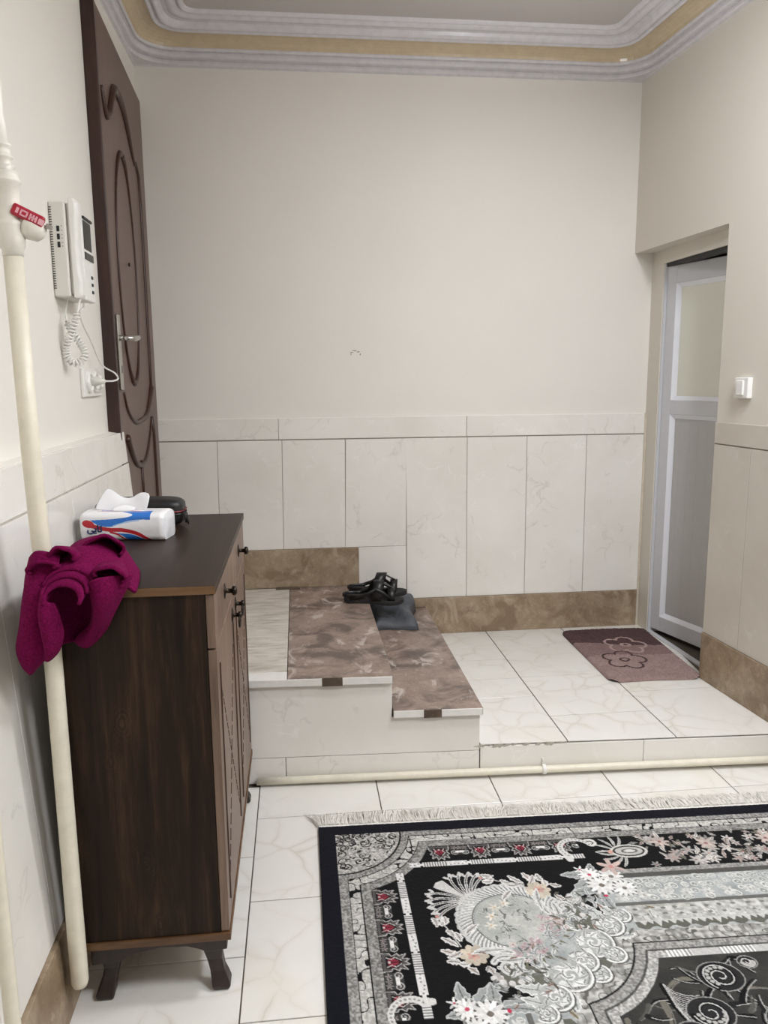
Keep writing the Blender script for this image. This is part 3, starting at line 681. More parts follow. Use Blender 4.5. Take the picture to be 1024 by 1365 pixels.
# ---------------------------------------------------------------- shoe cabinet
X0, X1, YA, YB, CZ, ZTOP = .128, .458, 1.69, 2.625, .147, 1.009
cb = thing('shoe_cabinet', 'dark walnut shoe cabinet on short carved legs against the left wall', 'cabinet', (.29, 2.15, 0))
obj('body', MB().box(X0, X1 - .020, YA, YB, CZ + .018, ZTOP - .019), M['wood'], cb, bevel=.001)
obj('top', MB().box(X0 - .004, X1 + .004, YA - .006, YB + .004, ZTOP - .019, ZTOP), M['wood_top'], cb, bevel=.001)
obj('edge_band', MB().box(X0 - .004, X1 + .004, YA - .0075, YA - .006, ZTOP - .0185, ZTOP - .0005), M['wood_edge'], cb)
obj('base_slab', MB().box(X0 - .003, X1 + .003, YA - .005, YB, CZ, CZ + .018), M['wood_edge'], cb, bevel=.001)
ym = (YA + YB) / 2; DZ = .862
for y0, y1 in ((YA, ym), (ym, YB)):
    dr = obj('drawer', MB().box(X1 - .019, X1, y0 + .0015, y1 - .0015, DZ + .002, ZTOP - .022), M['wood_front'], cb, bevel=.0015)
    yk = (y0 + y1) / 2
    obj('knob', MB().lathe((X1, yk, .932), (1, 0, 0), [(0, .020), (.002, .020), (.004, .006), (.018, .006), (.020, .012), (.028, .012), (.031, .006)], 14), M['bronze'], dr, smooth=True)
for k, (y0, y1) in enumerate(((YA, ym), (ym, YB))):
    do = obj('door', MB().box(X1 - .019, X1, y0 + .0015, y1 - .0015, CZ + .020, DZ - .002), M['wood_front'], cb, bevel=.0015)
    for yb in (y0 + .05, y1 - .056): obj('panel_bead', MB().box(X1 - .001, X1 + .003, yb, yb + .006, CZ + .07, DZ - .05), M['inlay'], do)
    dg = MB(); za, zb_ = CZ + .12, DZ - .12
    for (ya, yb) in ((y0 + .07, y1 - .07), (y1 - .07, y0 + .07)):
        n = 16
        for i in range(n):
            f0, f1 = (i + .12) / n, (i + .88) / n
            dg.tube([(X1 + .0006, ya + (yb - ya) * f0, za + (zb_ - za) * f0), (X1 + .0006, ya + (yb - ya) * f1, za + (zb_ - za) * f1)], .0011, 4)
    obj('inlay_cross', dg, M['inlay'], do)
    yk = ym - .055 if k == 0 else ym + .055
    kn = obj('pull', MB().lathe((X1, yk, .815), (1, 0, 0), [(0, .021), (.002, .021), (.004, .006), (.016, .006), (.018, .010), (.024, .010), (.027, .005)], 14), M['bronze'], do, smooth=True)
    rg = [(X1 + .020, yk + .017 * math.sin(a), .798 - .017 * math.cos(a) + .0) for a in np.linspace(0, 2 * math.pi, 17)]
    obj('drop_ring', MB().tube(rg, .0028, 6, cap=False), M['bronze'], kn, smooth=True)
ap = [(X0 + .01, CZ), (X1 - .008, CZ), (X1 - .008, CZ - .030), (X1 - .055, CZ - .034), (X1 - .075, CZ - .024), (X1 - .10, CZ - .015), (X0 + .17, CZ - .013), (X0 + .11, CZ - .024), (X0 + .07, CZ - .040), (X0 + .01, CZ - .044)]
obj('apron', MB().prism([(x, YA + .004, z) for x, z in ap], (0, 0, 0), (0, .018, 0)), M['wood_leg'], cb, bevel=.002)
ap2 = [(YA + .01, CZ), (YB - .01, CZ), (YB - .01, CZ - .03), (YB - .10, CZ - .03), (YB - .14, CZ - .015), (YA + .14, CZ - .015), (YA + .10, CZ - .03), (YA + .01, CZ - .03)]
obj('apron', MB().prism([(X1 - .026, y, z) for y, z in ap2], (0, 0, 0), (.018, 0, 0)), M['wood_leg'], cb, bevel=.002)
def leg(x, y, sx_, sy_):
    prof = [(CZ, 0, .032), (CZ - .022, .0, .031), (CZ - .045, -.004, .024), (CZ - .075, -.002, .018), (.045, .004, .017), (.026, .010, .020), (.010, .014, .022), (0, .013, .018)]
    rows = []
    for z, o_, h in prof:
        c = (x + sx_ * o_, y + sy_ * o_)
        rows.append([(c[0] - h, c[1] - h, z), (c[0] + h, c[1] - h, z), (c[0] + h, c[1] + h, z), (c[0] - h, c[1] + h, z)])
    m = MB(); m.grid(rows, closed_u=True); n = len(m.v); m.f += [(3, 2, 1, 0), (n - 4, n - 3, n - 2, n - 1)]
    obj('leg', m, M['wood_leg'], cb, bevel=.004)
leg(X1 - .040, YA + .045, 1, -1); leg(X0 + .045, YA + .045, -1, -1); leg(X1 - .040, YB - .07, 1, 1); leg(X0 + .045, YB - .07, -1, 1)

# ---------------------------------------------------------------- a small raster painter for woven and printed patterns
def srgb2lin(a):
    return np.where(a <= .04045, a / 12.92, ((a + .055) / 1.055) ** 2.4)
class Canvas:
    def __init__(s, wu, hv, res, bg):
        s.res = res; s.W = int(round(wu / res)) + 1; s.H = int(round(hv / res)) + 1
        s.a = np.empty((s.H, s.W, 3)); s.a[:] = np.array(bg) / 255.
        s.U, s.V = np.meshgrid(np.arange(s.W) * res, np.arange(s.H) * res)
    def win(s, u0, u1, v0, v1):
        i0, i1 = max(0, int(v0 / s.res) - 1), min(s.H, int(v1 / s.res) + 3); j0, j1 = max(0, int(u0 / s.res) - 1), min(s.W, int(u1 / s.res) + 3)
        return (slice(i0, i1), slice(j0, j1)) if i1 > i0 and j1 > j0 else None
    def put(s, w_, mask, c):
        s.a[w_][mask] = np.array(c) / 255.
    def poly(s, pts, c):
        p = np.array(pts); w_ = s.win(p[:, 0].min(), p[:, 0].max(), p[:, 1].min(), p[:, 1].max())
        if not w_: return
        U, V = s.U[w_], s.V[w_]; ins = np.zeros(U.shape, bool)
        for (x0, y0), (x1, y1) in zip(p, np.roll(p, -1, 0)):
            if y0 == y1: continue
            cr = ((y0 > V) != (y1 > V)) & (U < (x1 - x0) * (V - y0) / (y1 - y0) + x0); ins ^= cr
        s.put(w_, ins, c)
    def line(s, pts, wd, c, w2=None):
        pts = [np.array(p, float) for p in pts]; n = len(pts)
        for i in range(n - 1):
            a, b = pts[i], pts[i + 1]; h = (wd if w2 is None else wd + (w2 - wd) * i / max(1, n - 2)) / 2
            w_ = s.win(min(a[0], b[0]) - h, max(a[0], b[0]) + h, min(a[1], b[1]) - h, max(a[1], b[1]) + h)
            if not w_: continue
            d = b - a; L = d @ d + 1e-12; U, V = s.U[w_] - a[0], s.V[w_] - a[1]
            t = np.clip((U * d[0] + V * d[1]) / L, 0, 1)
            s.put(w_, (U - t * d[0]) ** 2 + (V - t * d[1]) ** 2 < h * h, c)
    def ell(s, u, v, a, b, rot, c):
        R = max(a, b); w_ = s.win(u - R, u + R, v - R, v + R)
        if not w_: return
        U, V = s.U[w_] - u, s.V[w_] - v; ca, sa = math.cos(rot), math.sin(rot)
        s.put(w_, ((U * ca + V * sa) / a) ** 2 + ((-U * sa + V * ca) / b) ** 2 < 1, c)
def vnoise(U, V, s, seed):
    r = np.random.default_rng(seed); n = 256; g = r.random((n, n))
    x, y = U / s, V / s; xi, yi = np.floor(x).astype(int), np.floor(y).astype(int); fx, fy = x - xi, y - yi
    fx = fx * fx * (3 - 2 * fx); fy = fy * fy * (3 - 2 * fy); G = lambda i, j: g[j % n, i % n]
    return (G(xi, yi) * (1 - fx) + G(xi + 1, yi) * fx) * (1 - fy) + (G(xi, yi + 1) * (1 - fx) + G(xi + 1, yi + 1) * fx) * fy
def canvas_mesh(name, cv, place, mat, parent, relief=None):
    P_ = place(cv.U, cv.V); off = np.array(wloc(parent)) if parent else np.zeros(3)
    if relief is not None: P_[..., 2] += relief
    co = (P_ - off).reshape(-1, 3); H, W = cv.H, cv.W
    idx = np.arange(H * W).reshape(H, W)
    q = np.stack([idx[:-1, :-1], idx[1:, :-1], idx[1:, 1:], idx[:-1, 1:]], -1).reshape(-1, 4)
    me = bpy.data.meshes.new(name); me.vertices.add(len(co)); me.vertices.foreach_set('co', co.ravel())
    me.loops.add(q.size); me.loops.foreach_set('vertex_index', q.ravel().astype(np.int32))
    me.polygons.add(len(q)); me.polygons.foreach_set('loop_start', np.arange(0, q.size, 4, dtype=np.int32))
    me.update(calc_edges=True); me.validate()
    at = me.color_attributes.new('print', 'FLOAT_COLOR', 'POINT')
    c4 = np.ones((H * W, 4)); c4[:, :3] = srgb2lin(np.clip(cv.a.reshape(-1, 3), 0, 1)); at.data.foreach_set('color', c4.ravel())
    me.polygons.foreach_set('use_smooth', [True] * len(q))
    me.materials.append(mat); o = bpy.data.objects.new(name, me); col.objects.link(o)
    if parent: o.parent = parent
    return o

# ---------------------------------------------------------------- the rug
RC = np.array([.6834, 2.3556]); REX = np.array([.99948, -.03220]); REY = np.array([-.00269, -1.0])
RU, RV = 1.72, 1.40
cv = Canvas(RU, RV, .002, (12, 13, 19))
U, V = cv.U, cv.V
N1 = vnoise(U, V, .0045, 1); N2 = vnoise(U, V, .010, 2); N3 = vnoise(U, V, .03, 3)
BLK = (13, 13, 15); NAVY = (9, 11, 26); WHT = (226, 225, 222); SIL = (186, 184, 180); GR = (150, 149, 145); DK = (70, 69, 66); FLD = (166, 171, 170); ROSE = (200, 150, 140); PINK = (196, 160, 160); RED = (140, 40, 60); PEACH = (214, 190, 160); OLV = (92, 90, 80)
def region(mask, lo, hi, n=N1, k=1.0):
    t = np.clip((n - .5) * k + .5, 0, 1)[..., None]; c = np.array(lo) / 255. * (1 - t) + np.array(hi) / 255. * t
    cv.a[mask] = c[mask]
cv.a[:] = np.array(BLK) / 255.
u_, v_ = U - .052, V - .050
mn = np.minimum(u_, v_); rr = np.hypot(u_, v_); b = np.minimum(mn, rr - .205)
SQ = lambda m, th=.55: (np.abs(np.sin(U * 210 + 3 * N3 * 6) * np.sin(V * 210 + N3 * 15)) * .5 + N2 * .5) > th
def squig(mask, fg_lo, fg_hi, line=BLK):
    region(mask, fg_lo, fg_hi, N1, 1.4)
    n = np.abs(vnoise(U, V, .021, 9) - .5); cv.a[mask & (n < .045)] = np.array(line) / 255.
region((rr < .207) & (mn > 0), (150, 148, 143), (204, 202, 197), N1, 1.5)
region((b >= .0) & (b < .025), (118, 117, 114), (172, 171, 167), N1, 1.6)
cv.a[(b >= .025) & (b < .028)] = np.array(BLK) / 255.
squig((b >= .028) & (b < .058), (176, 174, 168), (206, 205, 200))
cv.a[(b >= .058) & (b < .061)] = np.array(BLK) / 255.
region((b >= .061) & (b < .090), (112, 111, 108), (166, 165, 161), N1, 1.6)
cv.a[(rr > .203) & (rr < .209) & (mn > 0)] = np.array(BLK) / 255.
def curls():
    r_ = random.Random(5)
    for k in range(34):
        a, R_ = r_.uniform(.05, 1.52), r_.uniform(.02, .185); u0, v0 = .052 + R_ * math.cos(a), .050 + R_ * math.sin(a); rr_ = r_.uniform(.012, .022)
        pts = [(u0 + rr_ * (1 - .8 * t) * math.cos(k + 7 * t), v0 + rr_ * (1 - .8 * t) * math.sin(k + 7 * t)) for t in np.linspace(0, 1, 18)]; cv.line(pts, .0045, (24, 24, 24), .002)
    for k in range(50):
        a, R_ = r_.uniform(.03, 1.54), r_.uniform(.02, .19); cv.ell(.052 + R_ * math.cos(a), .050 + R_ * math.sin(a), r_.uniform(.003, .008), .003, r_.uniform(0, 3), (40, 40, 40))
curls()
cv.a[(np.minimum(U, V) < .052) & (U < 9)] = np.array(NAVY) / 255.
cv.a[(mn < 0)] = np.array(NAVY) / 255.
# straight border past the frame on the top edge ends its shields where the shell begins
def swap(fn):                      # draw on both sides of the corner diagonal
    fn(lambda u, v: (u, v)); fn(lambda u, v: (v, u))
def petals(T, u, v, r, n, c, cen, rot=0., wd=.32):
    for k in range(n):
        a = rot + 2 * math.pi * k / n; p = T(u + .55 * r * math.cos(a), v + .55 * r * math.sin(a)); q = T(u, v); ang = math.atan2(p[1] - q[1], p[0] - q[0])
        cv.ell(p[0], p[1], r * .5, r * wd * .62, ang, [(lambda f: tuple(min(255, int(x * f)) for x in c))(random.uniform(.88, 1.02))][0])
    p = T(u, v); cv.ell(p[0], p[1], r * .2, r * .2, 0, cen)
def scroll(T, u, v, r, turns, wd, c, rot=0., sgn=1, w2=None):
    pts = []
    for i in range(int(26 * turns) + 1):
        f = i / (26 * turns); a = rot + sgn * 2 * math.pi * turns * f; R = r * (1 - f * .86); pts.append(T(u + R * math.cos(a), v + R * math.sin(a)))
    cv.line(pts, wd, c, w2)
def leafm(T, u, v, L, a, wd, c, edge=None, serr=4, curl=.5):
    L_, R_ = [], []; n = 18
    for i in range(n + 1):
        f = i / n; ang = a + curl * f; x = u + L * f * math.cos(a + curl * f * .5); y = v + L * f * math.sin(a + curl * f * .5)
        h = wd * math.sin(math.pi * min(1, f * .92 + .06)) ** .8 * (1 - .35 * abs(math.sin(serr * math.pi * f)))
        L_.append((x - h * math.sin(ang), y + h * math.cos(ang))); R_.append((x + h * math.sin(ang), y - h * math.cos(ang)))
    pl = [T(*p) for p in L_ + R_[::-1]]; cv.poly(pl, c)
    if edge: cv.line(pl + [pl[0]], .0032, edge)
    mid = [T(u + L * f * math.cos(a + curl * f * .5), v + L * f * math.sin(a + curl * f * .5)) for f in np.linspace(.08, .9, 9)]
    cv.line(mid, .003, tuple(int(x * .66) for x in c))
def border(T):
    # shields and rope
    k = 0; s0 = .366
    for k in range(-1, 12):
        s = s0 + .1265 * k
        if s < .24 or (T(1, 0) == (1, 0) and s > .80): continue
        c1 = (132, 130, 128)
        # palmette band between shields
        if s > .29:
            for d in (-.016, 0, .016):
                petals(T, s + d, .152, .011, 5, (150, 140, 138), (120, 84, 90), random.random())
            out_ = [(-.032, .143), (-.030, .162), (-.020, .168), (-.030, .182), (-.022, .186), (-.026, .204), (-.012, .194), (-.009, .211), (0, .201)]
            out_ = out_ + [(-x_, y_) for x_, y_ in out_[::-1][1:]]
            cv.poly([T(s + x_, y_) for x_, y_ in out_], (86, 84, 83)); cv.line([T(s + x_, y_) for x_, y_ in out_], .0030, (176, 174, 171))
            cv.poly([T(s - .022, .152), T(s - .020, .180), T(s, .194), T(s + .020, .180), T(s + .022, .152)], (26, 25, 26))
            for d in (-.0075, .0075): cv.ell(*T(s + d, .167), .0095, .0085, 0, (132, 44, 60))
            cv.poly([T(s - .014, .170), T(s, .190), T(s + .014, .170)], (132, 44, 60))
            cv.line([T(s, .152), T(s, .190)], .0028, (60, 22, 30))
            for d in (-1, 1): cv.line([T(s + d * .016, .154), T(s + d * .010, .166), T(s + d * .017, .176), T(s + d * .006, .190)], .0024, (196, 190, 186))
            cv.ell(*T(s, .160), .004, .004, 0, (206, 190, 188))
        sm = s + .063
        cv.poly([T(sm - .030, .143), T(sm - .026, .176), T(sm - .012, .190), T(sm + .012, .190), T(sm + .026, .176), T(sm + .030, .143)], (58, 58, 57))
        scroll(T, sm - .018, .176, .012, 1.4, .0035, (168, 167, 164), .4, 1); scroll(T, sm + .018, .176, .012, 1.4, .0035, (168, 167, 164), 2.7, -1)
        cv.poly([T(sm - .013, .170), T(sm + .013, .170), T(sm + .013, .180), T(sm - .013, .180)], WHT)
        for d in (-.016, 0, .016): petals(T, sm + d, .153, .010, 5, (146, 140, 138), (110, 90, 92), random.random())
border_end = .93
def rope(T):
    for k in range(-1, 10):
        s = .305 + .1445 * k; e = s + .136
        if T(1, 0) == (1, 0) and s > .80: continue
        for i in range(34):
            x = s + .136 * i / 34
            if x < .262: continue
            cv.poly([T(x, .219), T(x + .0046, .219), T(x + .0046, .241), T(x, .241)], (222, 221, 219) if (i % 2 == 0 or i > 17) else (128, 127, 126))
            if i > 17 and i % 3 == 0: cv.ell(*T(x, .226 + .010 * random.random()), .003, .003, 0, (140, 140, 140))
        cv.ell(*T(e + .004, .230), .006, .006, 0, WHT)
swap(border); swap(rope)
# ground of the inner field
ss = np.minimum(U, V); rf = np.hypot(U - .55, V - .55)
c_ = np.minimum(ss, rf + .36)
inner = (U + V > 1.10) & (ss > .33)
gf = ((U - .51) ** 2 / .155 ** 2 + (V - .50) ** 2 / .135 ** 2 < 1) | ((U + V > 1.10 + .02 * np.sin(30 * (U - V)) + .95 * np.maximum(0, np.abs(U - V) - .10)) & (np.abs(U - V) < .50) & (ss > .40)) | ((ss > .345) & (np.maximum(U, V) > .80))
region(gf, (150, 155, 154), (182, 186, 184), N3, 1.)
# straight bands along the top (and the mirrored left side)
def bands(T):
    A, B = (U, V) if T(1, 0) == (1, 0) else (V, U)
    lim = A > .80
    cv.a[lim & (B > .142) & (B < .305)] = np.array(BLK) / 255.
    region(lim & (B >= .305) & (B < .326), (128, 127, 124), (170, 169, 165), N1, 1.4)
    cv.a[lim & (B >= .326) & (B < .345)] = np.array((84, 83, 80)) / 255.
    cv.a[lim & (B >= .452) & (B < .466)] = np.array((104, 104, 100)) / 255.
    region((A > .83) & (B >= .466) & (B < .532), (160, 160, 154), (206, 206, 200), N2, 1.5)
    cv.a[(A > .83) & (B >= .532) & (B < .556 + .006 * np.sin(A * 120))] = np.array((98, 98, 90)) / 255.
    k = 0
    for a in np.arange(.84, 1.74, .041):
        cv.poly([T(a, .528), T(a + .012, .546 + .006 * (k % 2)), T(a + .024, .530), T(a + .036, .542), T(a + .041, .526)], (196, 196, 190)); k += 1
        for d in (.478, .503): cv.ell(*T(a + .01 * random.random(), d + .004 * random.random()), .007, .0045, 0, (122, 122, 116))
        petals(T, a + .02, .512, .014, 6, (208, 208, 203), (150, 150, 146))
bands(lambda u, v: (u, v)); bands(lambda u, v: (v, u))
# frame of the centre field: follows the straight bands and sweeps round the corner
fm = (c_ > .556)
def cband(lo, hi, A, B, n=N1, k=1.4): region(inner & (c_ >= lo) & (c_ < hi), A, B, n, k)
oliv = inner & (rf > .12) & (rf < .205) & (U < .86) & (V < .86)
cv.a[oliv] = np.array((104, 104, 95)) / 255.
cband(.562, .605, (134, 133, 128), (194, 193, 188), N2, 1.9)
w1 = inner & (c_ > .562) & (c_ < .605) & (np.abs(vnoise(U, V, .018, 21) - .5) < .05); cv.a[w1] = np.array((96, 95, 90)) / 255.
cband(.605, .610, (20, 20, 20), (30, 30, 30))
cband(.610, .634, (124, 123, 120), (168, 167, 163), N1, 1.5)
cband(.640, .664, (150, 149, 146), (198, 197, 193), N1, 1.5)
cband(.634, .640, (70, 70, 68), (90, 90, 88))
st_m = inner & (c_ >= .640) & (c_ < .664) & (np.maximum(U, V) > .86)
t_ = (np.sin(np.where(U > V, U, V) * 620) > 0)[..., None]
seg_ = ((np.maximum(U, V) * 6.0) % 1 < .55)[..., None]
sc3 = np.where(seg_, np.where(t_, np.array((236, 235, 232)), np.array((158, 157, 154))), np.array((190, 189, 186))) / 255.
cv.a[st_m] = sc3[st_m]
cf = inner & (c_ >= .664)
region(cf, (48, 48, 46), (62, 62, 59), N3, 1.)
# centre field arabesques
def I(u, v): return (u, v)
r2 = random.Random(3)
okc = lambda u, v: min(u, v) > .672 and math.hypot(u - .55, v - .55) > .318
def fleaf(u, v, L, a, wd, c, cu):
    n = 14; mid = [(u + L * f * math.cos(a + cu * f * .5), v + L * f * math.sin(a + cu * f * .5)) for f in np.linspace(0, 1, n)]
    mid = [p for p in mid if okc(*p)]
    if len(mid) > 4: cv.line(mid, wd, c, wd * .2); cv.line([(p[0] + wd * .45, p[1] + wd * .2) for p in mid], .0022, (176, 175, 172) if c[0] < 60 else (120, 118, 112))
for k in range(330):
    u0, v0 = r2.uniform(.68, 1.70), r2.uniform(.68, 1.38)
    fleaf(u0, v0, r2.uniform(.04, .11), r2.uniform(0, 6.3), r2.uniform(.008, .02), r2.choice([(12, 12, 14), (14, 14, 16), (22, 22, 24), (84, 83, 78), (112, 108, 98), (30, 30, 31)]), r2.uniform(-2., 2.))
for k in range(16):
    f = k / 15; pts = [(.80 + .10 * f * t + .075 * t * math.cos(1.9 + 1.6 * f - 1.5 * t), .715 + .10 * f + .13 * t * math.sin(1.5 - .9 * t)) for t in np.linspace(0, 1, 12)]
    pts = [p for p in pts if okc(*p)]
    if len(pts) > 3: cv.line(pts, .010, (11, 11, 13), .003); cv.line([(p[0] + .004, p[1]) for p in pts], .0022, (188, 187, 184))
for (u, v, r, t, a, s_) in ((.955, .735, .046, 2.0, 2.2, 1), (1.16, .80, .058, 2.1, .5, -1), (1.045, .695, .020, 1.5, 0, 1), (.875, .84, .045, 1.8, 3, -1), (1.26, .715, .040, 1.8, 2, 1), (1.05, .88, .05, 1.6, 1, 1), (1.38, .80, .05, 2, 1, -1), (.81, .89, .03, 1.6, 1, 1), (.90, 1.06, .055, 2, .6, -1), (1.22, 1.02, .06, 2.1, 2, 1), (1.50, 1.0, .055, 2, 1, -1), (.76, 1.22, .045, 2, 1, 1), (1.05, 1.22, .06, 2, 3, -1), (1.40, 1.25, .06, 2, .5, 1)):
    cv.ell(u, v, r * 1.25, r * 1.05, 0, (38, 38, 39)); cv.line([(u + r * 1.22 * math.cos(q), v + r * 1.03 * math.sin(q)) for q in np.linspace(0, 6.3, 26)], .0028, (150, 149, 146))
    scroll(I, u, v, r * .95, t, r * .34, (12, 12, 14), a, s_, r * .1); scroll(I, u, v, r * .95, t, .0032, (198, 197, 194), a, s_)
    for k in range(8):
        q = a + s_ * .42 * k; cv.ell(u + r * .70 * math.cos(q), v + r * .62 * math.sin(q), .0055, .005, 0, (176, 175, 171))
# bubbles of pale flowers in the light band
def bubbles(T):
    for a in np.arange(.80, 1.74, .026):
        for d in (.360, .386, .412, .438):
            x = a + random.uniform(-.006, .006); y = d + random.uniform(-.005, .005); r = random.uniform(.010, .016)
            if d < .40 or random.random() < .75:
                cv.ell(*T(x, y), r, r * .86, random.random(), random.choice([(204, 205, 201), (194, 196, 192), (212, 212, 207)])); cv.ell(*T(x + .001, y + .001), r * .68, r * .55, random.random(), random.choice([(152, 156, 153), (176, 179, 176), (140, 144, 141)]))
                cv.ell(*T(x + .001, y + .002), r * .30, r * .24, 0, (206, 206, 201))
    for a in np.arange(.84, 1.74, .062): petals(T, a, .425, .020, 7, (214, 214, 209), (160, 162, 158))
bubbles(lambda u, v: (u, v)); bubbles(lambda u, v: (v, u))
# floral strip on black along the top
def strip_fl(T):
    for a in np.arange(.985, 1.74, .0125):
        for j in range(3):
            x, y = a + random.uniform(-.008, .008), random.uniform(.150, .296)
            cc = random.choice([(206, 202, 196), (178, 175, 170), (152, 151, 147), (190, 176, 170), (124, 120, 108), (216, 212, 206), (170, 158, 152)])
            if random.random() < .35: petals(T, x, y, random.uniform(.014, .024), 6, cc, random.choice([(176, 146, 138), (140, 88, 88), (140, 104, 96)]), random.random())
            else: leafm(T, x, y, random.uniform(.022, .045), random.uniform(0, 6.3), .007, cc, None, 2, random.uniform(-1, 1))
    for x, y in ((1.20, .20), (1.40, .19), (1.06, .18)): petals(T, x, y, .030, 8, (200, 186, 178), (150, 104, 100))
    # shell between the two halves
    x, y = .915, .218
    for k in range(9):
        q = -1.9 + 3.8 * k / 8
        for sg in (1,): leafm(T, x + .022 * math.cos(math.pi - q) , y + .030 * math.sin(math.pi - q), .052, math.pi - q * 1.0 + .4, .0065, (208, 207, 203), None, 1, .7 * (1 if q > 0 else -1))
    cv.ell(*T(x + .030, y), .058, .034, 0, (206, 205, 200)); cv.ell(*T(x + .030, y), .050, .027, 0, (60, 58, 56)); cv.ell(*T(x + .030, y), .043, .021, 0, (186, 184, 180)); cv.ell(*T(x + .032, y), .026, .011, 0, (96, 96, 94)); cv.ell(*T(x + .032, y), .018, .007, 0, (212, 211, 207))
    cv.ell(*T(x - .028, y), .009, .009, 0, (206, 160, 146))
    # comb scroll that ends the rope
    pts = [T(.790 + .05 * math.cos(a) , .192 + .048 * math.sin(a)) for a in np.linspace(2.4, 5.9, 16)]
    cv.line([T(.752, .245)] + pts, .022, (214, 213, 209), .012); scroll(T, .842, .168, .020, 1.2, .010, (214, 213, 209), 4.2, 1)
    for q in pts[::1]: cv.ell(*q, .0035, .0035, 0, (150, 148, 145))
strip_fl(lambda u, v: (u, v)); strip_fl(lambda u, v: (v, u))
# medallion ring with white acanthus, its flowers, the fan at its corner
mu, mv = .512, .492
for k in range(150):
    a = math.pi * (.62 + 1.30 * k / 149); R = .128 + .004 * math.sin(k)
    cv.ell(mu + R * math.cos(a) * 1.05, mv + R * math.sin(a), .022, .016, a, (206, 206, 203) if k % 2 else (190, 191, 189))
for k in range(46):
    a = math.pi * (.62 + 1.30 * k / 45); p = (mu + .142 * math.cos(a) * 1.05, mv + .142 * math.sin(a)); q = (mu + .108 * math.cos(a + .16) * 1.05, mv + .108 * math.sin(a + .16))
    cv.line([p, ((p[0] + q[0]) / 2 - .003, (p[1] + q[1]) / 2), q], .0032, (126, 128, 126)); cv.line([(p[0] + .004, p[1]), (q[0] + .005, q[1])], .0026, (232, 231, 228))
cv.line([(mu + .106 * math.cos(a) * 1.05, mv + .106 * math.sin(a)) for a in np.linspace(math.pi * .60, math.pi * 1.95, 60)], .004, (116, 120, 112))
region(((U - mu) / 1.05) ** 2 + (V - mv) ** 2 < .100 ** 2, (168, 172, 166), (196, 197, 190), N3, 1)
for k in range(60):
    a = math.pi * (.5 + 1.5 * random.random()); R = random.uniform(.02, .095); leafm(I, mu + R * math.cos(a), mv + R * math.sin(a), random.uniform(.012, .024), random.uniform(0, 6.3), .0035, random.choice([(206, 208, 200), (136, 142, 134), (150, 154, 146), (214, 214, 208)]), None, 1, .6)
def pinkarc(T):
    for k in range(46):
        a = random.uniform(-.45, .85); R = .072 + random.uniform(-.022, .026)
        u, v = mu + R * 1.35 * math.cos(a) + .004, mv + R * 1.0 * math.sin(a) + .012
        petals(T, u, v, random.uniform(.007, .012), 5, random.choice([(200, 184, 184), (190, 168, 170), (218, 208, 205), (184, 160, 160), (208, 198, 192)]), (150, 112, 120), random.random(), .4)
    for k in range(8):
        a = -.5 + 1.5 * k / 7; R = .105; cv.poly([T(mu + R * 1.3 * math.cos(a), mv + R * math.sin(a) + .012), T(mu + (R + .018) * 1.3 * math.cos(a), mv + (R + .018) * math.sin(a) + .014), T(mu + R * 1.3 * math.cos(a + .09), mv + R * math.sin(a + .09) + .012)], (112, 110, 92))
swap(pinkarc)
for u, v in ((.47, .44), (.455, .475), (.50, .425), (.445, .51)): petals(I, u, v, .017, 6, (226, 222, 212), (196, 170, 130))
FA = -2.36
for k in range(11):
    a = FA + (k - 5) * .235; sgn = 1 if k > 5 else -1; bx0, by0 = .405 + .010 * math.cos(FA + math.pi / 2) * (k - 5) * .5, .395 + .010 * math.sin(FA + math.pi / 2) * (k - 5) * .5
    L = .092 if k == 5 else .118 - .004 * abs(k - 5)
    if k == 5:
        cv.poly([(bx0, by0), (bx0 + L * math.cos(a - .22), by0 + L * math.sin(a - .22)), (bx0 + 1.12 * L * math.cos(a - .2), by0 + 1.12 * L * math.sin(a - .2)), (bx0 + 1.18 * L * math.cos(a), by0 + 1.18 * L * math.sin(a)), (bx0 + 1.12 * L * math.cos(a + .2), by0 + 1.12 * L * math.sin(a + .2)), (bx0 + L * math.cos(a + .22), by0 + L * math.sin(a + .22))], (206, 205, 202))
        continue
    pts = [(bx0 + L * t * math.cos(a + sgn * .25 * t * t), by0 + L * t * math.sin(a + sgn * .25 * t * t)) for t in np.linspace(0.05, 1, 10)]
    e = pts[-1]; tip = [(e[0] + .011 * (math.cos(a + sgn * (1.2 + q)) ) - .011 * math.cos(a + sgn * 1.2) , e[1] + .011 * math.sin(a + sgn * (1.2 + q)) - .011 * math.sin(a + sgn * 1.2)) for q in np.linspace(0, 3.6, 8)]
    cv.line(pts + tip, .0085, (206, 205, 202)); cv.line(pts[1:-1], .003, (40, 40, 42))
